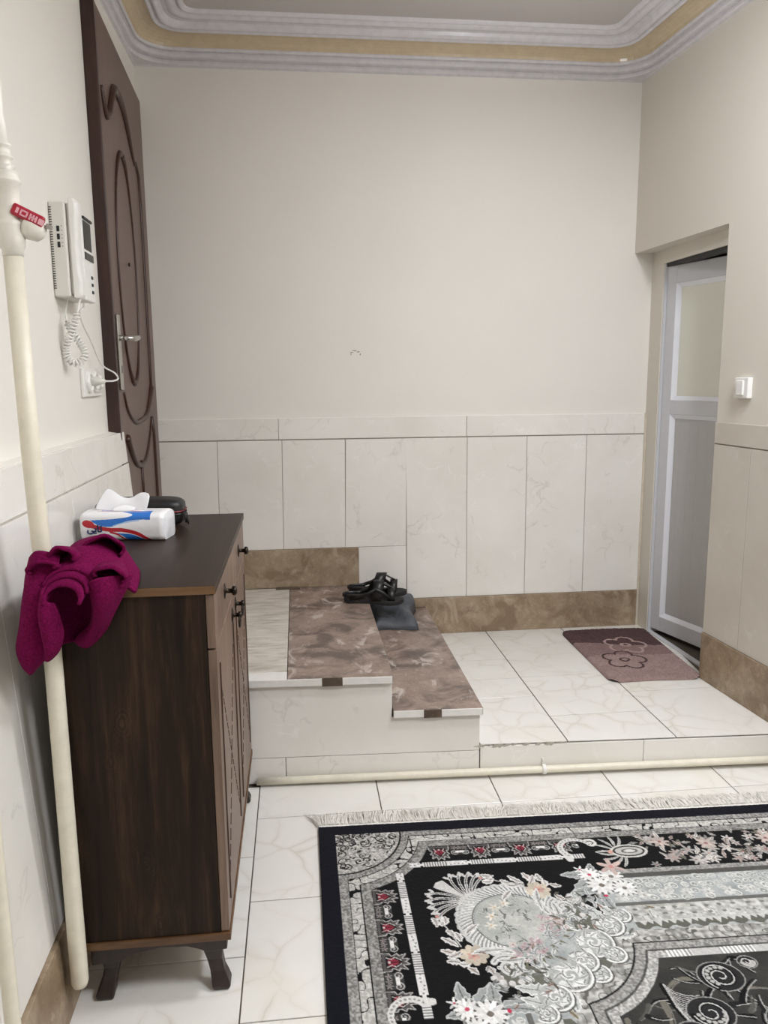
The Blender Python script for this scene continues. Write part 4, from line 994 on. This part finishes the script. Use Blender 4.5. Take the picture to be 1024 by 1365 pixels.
# sprigs, roses, acanthus, daisies, volutes on the black ground (mirrored about the diagonal)
def motifs(T):
    for (u, v, L, a, cu) in ((.292, .468, .034, .6, 1.5), (.312, .497, .034, -.6, -1.4), (.326, .465, .028, 1.2, .8), (.322, .52, .03, .2, 1.6), (.305, .545, .05, .5, .5), (.372, .535, .05, -.9, .4), (.352, .560, .034, -1.5, -.6)):
        leafm(T, u, v, L, a, .010, (196, 192, 188), (226, 225, 222), 3, cu)
    cv.line([T(.30, .47), T(.325, .505), T(.335, .54), T(.35, .58)], .004, (190, 188, 184))
    cv.ell(*T(.308, .462), .006, .006, 0, ROSE)
    for (u, v, L, a, cu, c) in ((.296, .590, .05, .25, .5, (202, 192, 186)), (.345, .598, .04, 2.4, .6, (196, 190, 184)), (.305, .630, .036, -.2, .9, (192, 190, 186)), (.335, .640, .026, .4, -.9, (206, 205, 202))):
        leafm(T, u, v, L, a, .011, c, (224, 222, 219), 3, cu)
    petals(T, .377, .612, .036, 9, (212, 202, 184), (196, 150, 138), .2, .5); petals(T, .374, .616, .017, 6, (206, 170, 156), (172, 110, 102), .5, .5)
    for (u, v) in ((.352, .655), (.40, .655), (.425, .660), (.412, .684)): leafm(T, u, v, .030, random.uniform(0, 1.5), .010, (186, 178, 172), (214, 212, 208), 2, .8)
    # buds
    for (u, v) in ((.415, .690), (.425, .712)): cv.ell(*T(u, v), .010, .015, .3, (176, 172, 168))
    # big grey acanthus
    for (u, v, L, a, wd, cu) in ((.345, .80, .105, -2.2, .022, .7), (.345, .80, .115, -1.45, .024, 1.2), (.350, .80, .080, -2.9, .018, -.5), (.372, .80, .095, -1.0, .022, -.7), (.38, .80, .115, -.55, .020, .6), (.325, .80, .055, -1.75, .014, .4), (.40, .79, .09, -.15, .016, .6)):
        leafm(T, u, v, L, a, wd, (156, 160, 158), (196, 198, 196), 5, cu)
    for (u, v, r) in ((.322, .782, .030), (.372, .800, .040), (.335, .842, .034), (.39, .86, .034), (.296, .762, .018)):
        cv.ell(*T(u, v), r * .98, r * .98, 0, (92, 92, 90)) if r > .025 else None; petals(T, u, v, r * 1.05, 13 if r > .025 else 5, (240, 239, 236), (120, 112, 104) if r > .03 else (190, 80, 100), random.random(), .26)
    cv.ell(*T(.418, .795), .006, .006, 0, (190, 60, 90))
    petals(T, .29, .86, .04, 6, (212, 190, 182), (196, 140, 136))
    # volute with pearls
    scroll(T, .455, .660, .040, 1.5, .018, (206, 206, 203), 3.6, 1, .010); scroll(T, .455, .660, .040, 1.3, .003, (120, 120, 118), 3.6, 1)
    for k in range(6):
        q = .4 + .42 * k; cv.ell(*T(.452 + .056 * math.cos(q), .664 + .050 * math.sin(q)), .0085, .0085, 0, (206, 204, 201))
    for (u, v, L, a, wd, cu) in ((.48, .615, .10, 3.6, .014, -.6), (.50, .635, .07, 2.9, .012, .5), (.46, .60, .09, 3.2, .010, -.3)): leafm(T, u, v, L, a, wd, (196, 197, 194), (222, 221, 218), 4, cu)
    for (u, v, L, a, wd, cu) in ((.56, .742, .11, 3.05, .022, .5), (.56, .735, .075, 2.3, .016, -.7), (.55, .79, .10, 3.2, .020, .5), (.57, .75, .06, 1.2, .016, .6), (.535, .70, .05, -1.2, .012, -.6)):
        leafm(T, u, v, L, a, wd, (192, 195, 192), (224, 224, 221), 6, cu)
    for k in range(5):
        leafm(T, random.uniform(.50, .58), random.uniform(.62, .72), random.uniform(.02, .04), random.uniform(0, 6.3), .007, random.choice([(150, 152, 148), (140, 140, 132), (188, 190, 186), (120, 118, 110)]), None, 3, .6)
    for k in range(7):
        leafm(T, random.uniform(.46, .56), random.uniform(.78, .90), random.uniform(.02, .04), random.uniform(0, 6.3), .007, random.choice([(160, 162, 158), (128, 130, 122), (196, 198, 194), (150, 140, 120)]), None, 3, .6)
swap(motifs)
# acanthus scrolls with a white scalloped edge round the centre frame
def cscroll(u, v, r, a, sg):
    cv.ell(u, v, r * 1.10, r * 1.06, 0, (172, 174, 171))
    arc = [(u + r * 1.16 * math.cos(q), v + r * 1.12 * math.sin(q)) for q in np.linspace(.785 - 1.7, .785 + 1.7, 22)]
    cv.line([(p[0] + .004, p[1] + .004) for p in arc], .004, (84, 84, 80)); cv.line(arc, .0055, (232, 232, 229)); cv.line([(u + r * .98 * math.cos(q), v + r * .95 * math.sin(q)) for q in np.linspace(.785 - 1.6, .785 + 1.6, 20)], .003, (120, 121, 118))
    scroll(I, u, v, r * .80, 1.35, r * .40, (222, 223, 220), a, sg, r * .22); scroll(I, u, v, r * .98, 1.2, .0035, (116, 117, 114), a, sg)
    for k in range(7):
        q = a + sg * .85 * k; leafm(I, u + r * .42 * math.cos(q), v + r * .42 * math.sin(q), r * .72, q + .7 * sg, r * .20, (228, 228, 226) if k % 2 else (198, 199, 196), None, 2, .8 * sg)
for (u, v, r, a, sg) in ((.80, .500, .024, 1., 1), (.752, .535, .036, 2.6, 1), (.690, .594, .046, 2.2, 1), (.728, .640, .026, 0., -1), (.665, .700, .026, .8, 1), (.640, .655, .034, 3.9, 1), (.594, .700, .046, 2.4, -1), (.535, .765, .036, 2., -1), (.50, .81, .024, 1., 1)):
    cscroll(u, v, r, a, sg)
for k in range(60):
    t = random.uniform(0, 1); u = .80 - .30 * t + random.uniform(-.05, .01); v = .46 + .30 * t + random.uniform(-.05, .01)
    leafm(I, u - .03, v - .03, random.uniform(.018, .04), random.uniform(0, 6.3), .007, random.choice([(206, 208, 205), (180, 184, 182), (150, 154, 152), (196, 198, 196)]), None, 3, .8)
for k in range(30):
    u, v = random.uniform(.58, .80), random.uniform(.40, .56)
    for T in (lambda a, b_: (a, b_), lambda a, b_: (b_, a)):
        leafm(T, u, v, .022, random.uniform(0, 6.3), .005, random.choice([(140, 142, 138), (190, 192, 188), (110, 106, 98), (170, 150, 140)]), None, 3, .5)
cv.a *= (.94 + .12 * N1[..., None])
# the outer band stays plain
cv.a[(np.minimum(U, V) < .050)] = np.array((10, 12, 24)) / 255.
rug = thing('rug', 'black and silver machine woven floral rug with a pale fringe on the tiled floor', 'rug', (RC[0], RC[1], 0))
def rug_place(uu, vv, z=.0105):
    return np.stack([RC[0] + REX[0] * uu + REY[0] * vv, RC[1] + REX[1] * uu + REY[1] * vv, np.full(uu.shape, z)], -1)
lum = cv.a.mean(-1)
rugmat = attr_mat('woven_rug_pile', .92, 900, .05)
canvas_mesh('woven_pile', cv, rug_place, rugmat, rug, relief=(lum * .0012 + N1 * .0006))
q = lambda u, v, z: tuple(rug_place(np.array(float(u)), np.array(float(v)), z))
bk = MB(); bk.hexa([q(-.001, RV + .8, 0.0005), q(RU + .002, RV + .8, .0005), q(RU + .002, -.002, .0005), q(-.001, -.002, .0005), q(-.001, RV + .8, .0095), q(RU + .002, RV + .8, .0095), q(RU + .002, -.002, .0095), q(-.001, -.002, .0095)])
obj('rug_backing', bk, plain('navy_rug_edge', (10, 12, 24), .95, spec=.1), rug)
obj('end_binding', MB().hexa([q(0, .001, .001), q(RU, .001, .001), q(RU, -.014, .001), q(0, -.014, .001), q(0, .001, .0115), q(RU, .001, .0115), q(RU, -.014, .008), q(0, -.014, .008)]), plain('cream_binding', (238, 236, 230), .9), rug, bevel=.002)
fg = MB()
for k in range(760):
    u0 = -.004 + (RU + .004) * k / 760 + random.uniform(-.001, .001); lean = .55 * math.sin(u0 * 34) * .03 + random.uniform(-.022, .022) + (-.03 if u0 < .03 else 0); L = random.uniform(.060, .088)
    z0 = .004 + .007 * random.random(); pts = []
    for i in range(5):
        f = i / 4; x = u0 + lean * f ** 1.4; y = -.012 - L * f; z = z0 * (1 - f) + .0035 + .006 * math.sin(math.pi * f) * random.random()
        pts.append(q(x, y, z))
    fg.tube(pts, [.0017, .0017, .0016, .0014, .0008], 4)
obj('fringe', fg, plain('cream_fringe_yarn', (236, 233, 226), .95, noise=.05), rug, kind='stuff')

# ---------------------------------------------------------------- door mat
MX0, MY0, MW, MH = 1.985, 3.128, .455, .700
cm = Canvas(MW, MH, .003, (140, 116, 112))
Um, Vm = cm.U, cm.V
n_a = vnoise(Um, Vm, .006, 31); n_b = vnoise(Um, Vm, .04, 32)
def mreg(mask, lo, hi):
    t = np.clip(n_a * .7 + n_b * .3, 0, 1)[..., None]; c = np.array(lo) / 255. * (1 - t) + np.array(hi) / 255. * t; cm.a[mask] = c[mask]
wav = lambda a, k: a + .012 * np.sin(Um * 14 + k)
mreg(Vm >= 0, (132, 108, 104), (166, 142, 136))
mreg((Vm > wav(.30, 0)), (112, 86, 84), (146, 120, 116))
mreg((Vm > wav(.455, 1) - .18 * (Um - .2)), (62, 38, 38), (82, 54, 52))
def flower(u, v, r, c, wd):
    pts = []
    for k in range(81):
        a = 2 * math.pi * k / 80; R = r * (.70 + .36 * abs(math.cos(2.5 * a)) ** .8); pts.append((u + R * math.cos(a), v + R * math.sin(a) * 1.1))
    cm.line(pts, wd, c); cm.line([(u + r * .22 * math.cos(a), v + r * .20 * math.sin(a)) for a in np.linspace(0, 6.3, 20)], wd, c)
flower(.255, .435, .098, (170, 146, 140), .013); flower(.17, .235, .100, (62, 36, 36), .012)
mat_ = thing('door_mat', 'brown pile door mat with two flower outlines before the white door', 'mat', (2.2, 3.47, P))
rc = .05
def mat_place(uu, vv):
    # squeeze the grid so that the corners come out round
    cu = np.clip(rc - np.minimum(uu, MW - uu), 0, rc); cvv = np.clip(rc - np.minimum(vv, MH - vv), 0, rc)
    k = np.where((cu > 0) & (cvv > 0), np.maximum(cu, cvv) / np.maximum(np.hypot(cu, cvv), 1e-6), 1.)
    un_, vn_ = np.where(uu < MW / 2, rc - cu * k, MW - rc + cu * k), np.where(vv < MH / 2, rc - cvv * k, MH - rc + cvv * k)
    uu = np.where((cu > 0) & (cvv > 0), un_, uu); vv = np.where((cu > 0) & (cvv > 0), vn_, vv)
    lean = .035 * vv / MH
    x = MX0 + lean * .2 + uu * (.93 + .07 * vv / MH); y = MY0 + vv + .008 * np.sin(uu * 9)
    e = np.minimum(np.minimum(uu, MW - uu), np.minimum(vv, MH - vv))
    z = P + .0015 + .011 * np.clip(e / .010, 0, 1) ** .5
    return np.stack([x, y, z], -1)
canvas_mesh('pile', cm, mat_place, attr_mat('mat_pile', .95, 700, .15), mat_, relief=(n_a * .003 * (np.minimum(np.minimum(Um, MW - Um), np.minimum(Vm, MH - Vm)) > .004) + rng.random(Um.shape) * .0012))

# ---------------------------------------------------------------- sandals and bag on the steps
def catm(pts, n=6): return bez(pts, n)
def sandal(name, label, heel, ang, mirror, tilt=0.):
    s_ = thing(name, label, 'sandal', (heel[0], heel[1], heel[2]), 'black sandals on the upper step')
    L = .285
    ca, sa = math.cos(ang), math.sin(ang)
    def X(l, w_, h): l, h = l * math.cos(tilt) - h * math.sin(tilt), h * math.cos(tilt) + l * math.sin(tilt); return (heel[0] + l * ca - w_ * mirror * sa, heel[1] + l * sa + w_ * mirror * ca, heel[2] + h)
    out = catm([(0, -.020), (.03, -.033), (.09, -.031), (.15, -.036), (.21, -.049), (.26, -.038), (.285, -.004), (.27, .030), (.20, .046), (.13, .034), (.07, .033), (.025, .030), (.002, .012)], 4)
    hz = lambda l: .004 * math.cos(l * 14) + .006 * max(0, (l - .2) / .085) ** 2
    m = MB(); n = len(out)
    lo_ = [X(l, w_, hz(l) - .004) for l, w_ in out]; mi = [X(l - .001, w_ * 1.04, hz(l) + .010) for l, w_ in out]; hi = [X(l, w_, hz(l) + .026 - .010 * max(0, (l - .1) / .18)) for l, w_ in out]
    m.grid([lo_, mi, hi], closed_u=True); m.f += [tuple(range(n))[::-1], tuple(range(2 * n, 3 * n))]
    obj('sole', m, M['sole'], s_, bevel=.002)
    def strap(l0, l1, h, wd, lean=0., name='strap'):
        rows = []
        for k in range(11):
            a = math.pi * k / 10; w_ = .043 * math.cos(a); hh = .016 + h * math.sin(a) ** .75
            rows.append([X(l0 + (l1 - l0) * (1 - k / 10) + d + lean * math.sin(a), w_, hh) for d in (-wd / 2, 0, wd / 2)])
        mm = MB(); mm.grid(rows); return obj(name, mm, M['leather'], s_, smooth=True, solid=.004)
    strap(.150, .128, .088, .050, .022); strap(.222, .212, .054, .036, .004)
    mm = MB(); mm.grid([[X(l, w_, h_) for l, h_ in ((.150, .102), (.175, .096), (.200, .082), (.225, .070))] for w_ in (-.012, 0, .012)]); obj('strap', mm, M['leather'], s_, smooth=True, solid=.004)
    for w_ in (-.043, .043):
        mm = MB(); mm.grid([[X(l, w_ * (1 - .15 * (l < .06)), h_ + d) for l, h_ in ((.030, .026), (.070, .032), (.110, .046), (.150, .070), (.185, .052), (.215, .030))] for d in (-.009, .009)]); obj('side_band', mm, M['leather'], s_, smooth=True, solid=.004)
    # heel strap lying folded back over the heel
    rows = []
    for k in range(13):
        a = -2.0 + 4.0 * k / 12; rows.append([X(.055 - .062 * math.cos(a), .036 * math.sin(a), .020 + h_) for h_ in (.004, .020)])
    mm = MB(); mm.grid(rows); hs_ = obj('heel_strap', mm, M['leather'], s_, smooth=True, solid=.004)
    obj('buckle', MB().box(-.006, .006, -.002, .002, -.006, .006), M['chrome'], hs_, bevel=.001).location = Vector(X(.135, -.041, .045)) - wloc(hs_)
    return s_
sandal('sandal', 'black strappy sandal nearest the viewer lying across the step edge on the grey bag', (.848, 3.605, S2 + .006), -.10, 1, -.03)
sandal('sandal.001', 'black strappy sandal lying behind its pair against the back wall', (.880, 3.735, S2 + .006), -.06, -1, -.02)

bg = thing('folded_bag', 'crumpled dark grey cloth bag on the lower step under the sandals', 'bag', (1.09, 3.68, S1))
nb = 26; topg = []; botg = []
for i in range(nb + 1):
    rt, rb_ = [], []
    for j in range(nb + 1):
        s_, t_ = i / nb, j / nb
        x = .980 + .235 * s_ + .018 * math.sin(t_ * 5 + s_ * 3) - .04 * (1 - t_) * (s_ > .9) * (s_ - .9) * 10
        y = 3.545 + .335 * t_ + .012 * math.sin(s_ * 6.0)
        e = min(1, min(s_, 1 - s_, t_, 1 - t_) / .10) ** .5
        h = (.030 + .066 * t_ ** .8) * e + .010 * e * math.sin(9 * s_ + 5 * t_) * math.cos(7 * t_ - 3 * s_)
        rt.append((x, y, S1 + .004 + max(0, h))); rb_.append((x, y, S1 + .002))
    topg.append(rt); botg.append(rb_)
m = MB(); m.grid(topg); m.grid(botg)
obj('cloth', m, M['bag'], bg, smooth=True, solid=.002)
# ---------------------------------------------------------------- things on the cabinet
# tissue pack: unwrapped print wrapped round a rounded block
TP = thing('tissue_pack', 'white tissue pack with red and blue waves on the cabinet top', 'tissue pack', (.16, 2.26, ZTOP))
PL, PHh, PDp, rad = .238, .078, .105, .018
front = np.array([.037, 2.232]); tdir = np.array([math.cos(-.17), math.sin(-.17)]); ndir = np.array([-tdir[1], tdir[0]])
cs = []                                       # cross-section from front bottom up and over the top to the back
for a in np.linspace(-math.pi / 2, 0, 6): cs.append((rad - rad * math.cos(a), rad + rad * math.sin(a)))
for z in np.linspace(rad, PHh - rad, 14)[1:-1]: cs.append((-.002 * math.sin(math.pi * (z - rad) / (PHh - 2 * rad)), z))
for a in np.linspace(math.pi, math.pi / 2, 8): cs.append((rad + rad * math.cos(a), PHh - rad + rad * math.sin(a)))
for d in np.linspace(rad, PDp - rad, 20)[1:-1]: cs.append((d, PHh + .003 * math.sin(math.pi * (d - rad) / (PDp - 2 * rad))))
for a in np.linspace(math.pi / 2, -math.pi / 2, 10): cs.append((PDp - rad + rad * math.cos(a), (PHh - rad if a > 0 else rad) + rad * math.sin(a)))
cs = np.array(cs); sl = np.concatenate([[0], np.cumsum(np.linalg.norm(np.diff(cs, axis=0), axis=1))])
ct = Canvas(PL, sl[-1], .0008, (244, 244, 246))
BL, RD, NV = (36, 116, 206), (190, 30, 44), (22, 30, 92)
ft = sl[17] ; # height coordinate near the top of the front face
S = lambda pts: catm(pts, 8)
ct.line(S([(.020, .058), (.045, .049), (.085, .0415), (.120, .041), (.158, .033), (.182, .020), (.196, .008)]), .0125, RD, .010); ct.ell(.026, .057, .018, .0105, -.25, RD)
ct.poly(S([(.032, .068), (.050, .056), (.075, .050), (.100, .052), (.130, .064), (.170, .070), (.202, .070)]) + S([(.202, .112), (.170, .108), (.135, .104), (.120, .098), (.150, .086), (.140, .078), (.100, .072), (.070, .070), (.032, .068)]), BL)
ct.line(S([(.098, .053), (.130, .062), (.170, .068)]), .003, (160, 200, 236))
ct.poly(S([(.098, .033), (.118, .031), (.150, .028), (.172, .018), (.184, .008)]) + S([(.136, .006), (.128, .018), (.116, .027), (.098, .033)]), BL)
ct.line(S([(.088, .034), (.108, .028), (.122, .016), (.130, .006)]), .006, RD)
ct.line([(.045, .104), (.10, .106), (.13, .110), (.17, .106)], .004, RD); ct.line([(.055, .112), (.10, .113)], .006, (70, 110, 180))
def pk(uu, vv):
    d = np.interp(vv, sl, cs[:, 0]); z = np.interp(vv, sl, cs[:, 1])
    endf = np.clip(np.minimum(uu, PL - uu) / .014, 0, 1); sq = 1 - .10 * (1 - endf) ** 2
    d = PDp / 2 + (d - PDp / 2) * sq; z = z * (1 - .06 * (1 - endf) ** 2)
    x = front[0] + tdir[0] * uu + ndir[0] * d; y = front[1] + tdir[1] * uu + ndir[1] * d
    return np.stack([x, y, ZTOP + .0008 + z], -1)
wr_ = NT('glossy_film'); wr_.base(wr_.n('Attribute', attribute_name='print').outputs['Color']).rough(.28); wr_.bump(wr_.noise(wr_.pos(rand=False), 40, 3, .6, .8), .25, .004)
canvas_mesh('printed_wrap', ct, pk, wr_.m, TP)
film = plain('clear_film_end', (226, 227, 230), .25, noise=.05)
for uu in (0.0, PL):
    ends = MB()
    ring_ = pk(np.full(sl.shape, uu), sl); cpt = ring_.mean(0); sg = -1 if uu == 0 else 1
    cpt = cpt + np.array([tdir[0] * .006 * sg, tdir[1] * .006 * sg, 0])
    mid = ring_ * .55 + cpt * .45 + np.array([tdir[0] * .003 * sg, tdir[1] * .003 * sg, 0])
    b0 = len(ends.v); n = len(ring_); ends.add(list(map(tuple, ring_)) + list(map(tuple, mid)) + [tuple(cpt)], [(i, (i + 1) % n, n + (i + 1) % n, n + i) for i in range(n)] + [(n + i, n + (i + 1) % n, 2 * n) for i in range(n)])
    obj('gathered_end', ends, film, TP, smooth=True)
def sheet(pts_rows, name, par, mat): m = MB(); m.grid(pts_rows); return obj(name, m, mat, par, smooth=True, solid=.0012, sub=1)
def tpt(s_, d, z): return (front[0] + tdir[0] * s_ + ndir[0] * d, front[1] + tdir[1] * s_ + ndir[1] * d, ZTOP + z)
zt = PHh + .002
sheet([[tpt(.030, .030, zt), tpt(.060, .040, zt), tpt(.095, .045, zt), tpt(.130, .045, zt), tpt(.160, .040, zt), tpt(.182, .035, zt)],
       [tpt(.036, .034, zt + .018), tpt(.062, .050, zt + .022), tpt(.098, .044, zt + .012), tpt(.132, .056, zt + .014), tpt(.162, .046, zt + .018), tpt(.184, .040, zt + .015)],
       [tpt(.052, .042, zt + .046), tpt(.070, .056, zt + .040), tpt(.100, .050, zt + .022), tpt(.134, .060, zt + .024), tpt(.164, .054, zt + .038), tpt(.186, .048, zt + .030)],
       [tpt(.066, .050, zt + .064), tpt(.078, .060, zt + .056), tpt(.104, .064, zt + .030), tpt(.136, .066, zt + .032), tpt(.152, .062, zt + .052), tpt(.188, .060, zt + .048)]], 'pulled_tissue', TP, M['tissue'])
sheet([[tpt(.085, .020, zt), tpt(.105, .024, zt), tpt(.125, .022, zt), tpt(.148, .030, zt)], [tpt(.088, .030, zt + .010), tpt(.106, .030, zt + .014), tpt(.126, .034, zt + .012), tpt(.150, .036, zt + .008)], [tpt(.094, .044, zt + .008), tpt(.108, .046, zt + .016), tpt(.128, .046, zt + .014), tpt(.150, .046, zt + .006)]], 'loose_tissue', TP, M['tissue'])
# printed word on the front of the pack
tc = bpy.data.curves.new('pack_lettering', 'FONT'); tc.body = '\uFBFD\uFBFE\uFE8E\uFE97'; tc.size = .027; tc.extrude = .0003; tc.offset = .0009; tc.align_x = 'CENTER'
to = bpy.data.objects.new('pack_lettering', tc); col.objects.link(to)
bpy.context.view_layer.update()
me_t = bpy.data.meshes.new_from_object(to.evaluated_get(bpy.context.evaluated_depsgraph_get())); bpy.data.objects.remove(to)
to = bpy.data.objects.new('pack_lettering', me_t); col.objects.link(to); to.parent = TP
me_t.materials.clear(); me_t.materials.append(plain('navy_ink', NV, .4))
pw = Vector(tpt(.044, -.0032, .026))
to.matrix_local = Matrix.Translation(pw - wloc(TP)) @ Matrix.Rotation(-.17, 4, 'Z') @ Matrix.Rotation(math.pi / 2, 4, 'X')

# black zipped case behind the tissues
pc_ = thing('zip_case', 'black hard zipped case behind the tissue pack', 'case', (.165, 2.44, ZTOP))
def superbox(cx, cy, cz, ax, ay, az, n=20, m_=28, e=.42):
    g = MB(); rows = []
    f = lambda v: math.copysign(abs(v) ** e, v)
    for i in range(n + 1):
        ph = -math.pi / 2 + math.pi * i / n; row = []
        for j in range(m_):
            th = 2 * math.pi * j / m_; row.append((cx + ax * f(math.cos(ph)) * f(math.cos(th)), cy + ay * f(math.cos(ph)) * f(math.sin(th)), cz + az * f(math.sin(ph))))
        rows.append(row)
    g.grid(rows, closed_u=True); return g
obj('shell', superbox(.165, 2.445, ZTOP + .044, .132, .058, .043), M['pouch'], pc_, smooth=True)
def rring(cx, cy, ax, ay, z, e=.42, n=48):
    f = lambda v: math.copysign(abs(v) ** e, v)
    return [(cx + ax * f(math.cos(t)), cy + ay * f(math.sin(t)), z) for t in np.linspace(0, 2 * math.pi, n)]
obj('zip', MB().tube(rring(.165, 2.445, .1325, .0585, ZTOP + .048), .0028, 6, cap=False), M['pouch_red'], pc_)
obj('zip', MB().tube(rring(.165, 2.445, .1330, .0590, ZTOP + .040), .0026, 6, cap=False), M['pouch'], pc_)
for dx, dz in ((0, 0), (.006, .004)):
    obj('zip_pull', MB().tube([(.297 + dx, 2.40, ZTOP + .050 + dz), (.303 + dx, 2.397, ZTOP + .044), (.305 + dx, 2.396, ZTOP + .024 - dz), (.306 + dx, 2.396, ZTOP + .014 - dz)], [.003, .003, .004, .003], 7, flat=.6), M['pouch'], pc_, smooth=True)

# burgundy towel: one crumpled terry cloth heaped over the cabinet's near corner
tw = thing('towel', 'burgundy terry towel crumpled over the near left corner of the cabinet', 'towel', (.19, 1.66, ZTOP))
T_ = MB()
def loft(sections, n=18):
    """each section: list of control points across; smooth strips joined down the cloth"""
    rows = [bez(s_, 6) for s_ in sections]; k = len(rows[0]); cols = [bez([r[i] for r in rows], 5) for i in range(k)]
    T_.grid([[c[j] for c in cols] for j in range(len(cols[0]))])
# heap over the corner
loft([[(.088, 1.622, .985), (.106, 1.604, 1.052), (.160, 1.600, 1.072), (.212, 1.604, 1.068), (.262, 1.612, 1.052), (.298, 1.660, 1.006)],
      [(.150, 1.645, 1.040), (.153, 1.648, 1.080), (.172, 1.652, 1.096), (.212, 1.650, 1.092), (.262, 1.660, 1.066), (.296, 1.690, 1.012)],
      [(.147, 1.750, 1.030), (.152, 1.745, 1.088), (.176, 1.735, 1.106), (.215, 1.735, 1.106), (.258, 1.740, 1.072), (.288, 1.750, 1.013)],
      [(.147, 1.830, 1.025), (.154, 1.830, 1.072), (.180, 1.825, 1.092), (.214, 1.825, 1.092), (.246, 1.825, 1.062), (.272, 1.830, 1.013)],
      [(.150, 1.890, 1.013), (.160, 1.890, 1.030), (.182, 1.895, 1.040), (.208, 1.895, 1.040), (.230, 1.890, 1.026), (.250, 1.870, 1.013)]])
# left hanging flap
loft([[(.104, 1.622, 1.098), (.120, 1.612, 1.112), (.140, 1.608, 1.112), (.164, 1.615, 1.100)],
      [(.094, 1.620, 1.060), (.112, 1.598, 1.080), (.136, 1.588, 1.078), (.160, 1.590, 1.058)],
      [(.086, 1.622, 1.015), (.100, 1.585, 1.030), (.126, 1.566, 1.024), (.150, 1.572, 1.000)],
      [(.078, 1.620, .960), (.092, 1.570, .968), (.118, 1.552, .962), (.144, 1.566, .955)],
      [(.070, 1.624, .920), (.082, 1.570, .922), (.110, 1.556, .920), (.142, 1.572, .925)],
      [(.074, 1.618, .888), (.086, 1.578, .886), (.104, 1.570, .890), (.130, 1.584, .900)],
      [(.086, 1.612, .868), (.092, 1.596, .862), (.097, 1.594, .864), (.104, 1.600, .872)]])
# its turned-in front edge: a bright strip that comes forward and tapers downwards
loft([[(.146, 1.556, 1.052), (.150, 1.534, 1.046), (.158, 1.530, 1.030), (.164, 1.548, 1.022)],
      [(.140, 1.560, 1.010), (.142, 1.532, 1.006), (.154, 1.528, .994), (.170, 1.560, .990)],
      [(.140, 1.564, .968), (.142, 1.540, .962), (.154, 1.536, .955), (.170, 1.572, .950)],
      [(.138, 1.574, .934), (.140, 1.556, .926), (.148, 1.552, .918), (.158, 1.578, .916)],
      [(.126, 1.584, .904), (.132, 1.574, .900), (.136, 1.572, .896), (.140, 1.584, .896)]])
# arch of the middle fold with its double hem, open in front
for (cx_, cz_, rx, rz, y0, y1, a0, a1, up) in ((.186, 1.032, .035, .026, 1.526, 1.70, -.35, math.pi + .30, .030), (.187, 1.041, .041, .028, 1.548, 1.70, -.1, math.pi + .1, .028), (.188, 1.050, .046, .029, 1.568, 1.70, .0, math.pi, .024)):
    rows = []
    for i in range(9):
        f = i / 8; y = y0 + (y1 - y0) * f
        rows.append([(cx_ + rx * math.cos(a), y + .016 * math.sin(a) * (1 - f), cz_ + up * f + rz * math.sin(a)) for a in np.linspace(a0, a1, 19)])
    T_.grid(rows)
# right flap
loft([[(.230, 1.560, 1.056), (.248, 1.556, 1.066), (.272, 1.572, 1.066), (.302, 1.620, 1.058)],
      [(.230, 1.580, 1.020), (.246, 1.556, 1.030), (.268, 1.568, 1.036), (.292, 1.620, 1.034)],
      [(.226, 1.600, .985), (.238, 1.574, .990), (.256, 1.580, 1.000), (.272, 1.630, 1.000)],
      [(.210, 1.626, .950), (.222, 1.606, .950), (.236, 1.606, .958), (.250, 1.648, .962)],
      [(.178, 1.650, .920), (.194, 1.636, .915), (.212, 1.634, .922), (.232, 1.664, .930)],
      [(.166, 1.664, .904), (.180, 1.656, .896), (.192, 1.656, .893), (.206, 1.672, .900)]])
# deep back panel of the dark fold
loft([[(.128, 1.600, 1.06), (.150, 1.665, 1.06), (.190, 1.680, 1.06), (.236, 1.600, 1.06)], [(.128, 1.590, .99), (.146, 1.650, .98), (.185, 1.682, .98), (.240, 1.590, .98)], [(.134, 1.590, .94), (.150, 1.650, .93), (.180, 1.682, .92), (.222, 1.640, .92)], [(.150, 1.620, .912), (.160, 1.654, .905), (.182, 1.676, .90), (.204, 1.664, .90)]])
loft([[(.200, 1.640, 1.060), (.240, 1.630, 1.055), (.290, 1.650, 1.035)], [(.205, 1.600, 1.045), (.245, 1.590, 1.046), (.296, 1.630, 1.035)], [(.212, 1.566, 1.035), (.246, 1.560, 1.040), (.286, 1.590, 1.040)]])
# low loops of cloth standing up from the heap: flattened arches, open towards the room
def loop(p0, p1, ra, rb_, tilt, flare=1.0):
    p0 = np.array(p0); p1 = np.array(p1); t = p1 - p0; t /= np.linalg.norm(t)
    a = np.array([t[1], -t[0], 0.]); a /= np.linalg.norm(a); b_ = np.cross(a, t)
    a, b_ = a * math.cos(tilt) + b_ * math.sin(tilt), b_ * math.cos(tilt) - a * math.sin(tilt); rows = []
    if b_[2] < 0: b_ = -b_
    for k in range(9):
        f = k / 8; g = 1 - .25 * f
        row = []
        for q in np.linspace(-.55, math.pi + .55, 21):
            bul = 1 + .06 * math.sin(5 * q + 3 * f); sx_ = math.cos(q); sz_ = math.sin(q)
            row.append(tuple(p0 + (p1 - p0) * f - .012 * t * max(0, sz_) * (1 - f) + g * bul * (ra * sx_ * a + rb_ * sz_ * b_ * (1.0 if sz_ > 0 else .45))))
        rows.append(row)
    T_.grid(rows)
loop((.170, 1.602, 1.094), (.180, 1.80, 1.050), .025, .026, .25)
loop((.138, 1.574, 1.084), (.146, 1.625, 1.070), .028, .014, .25)
loop((.268, 1.574, 1.062), (.232, 1.78, 1.045), .031, .022, -.30)
loop((.232, 1.690, 1.092), (.196, 1.86, 1.050), .040, .032, -.1)
obj('terry_cloth', T_, M['towel'], tw, smooth=True, solid=.007)
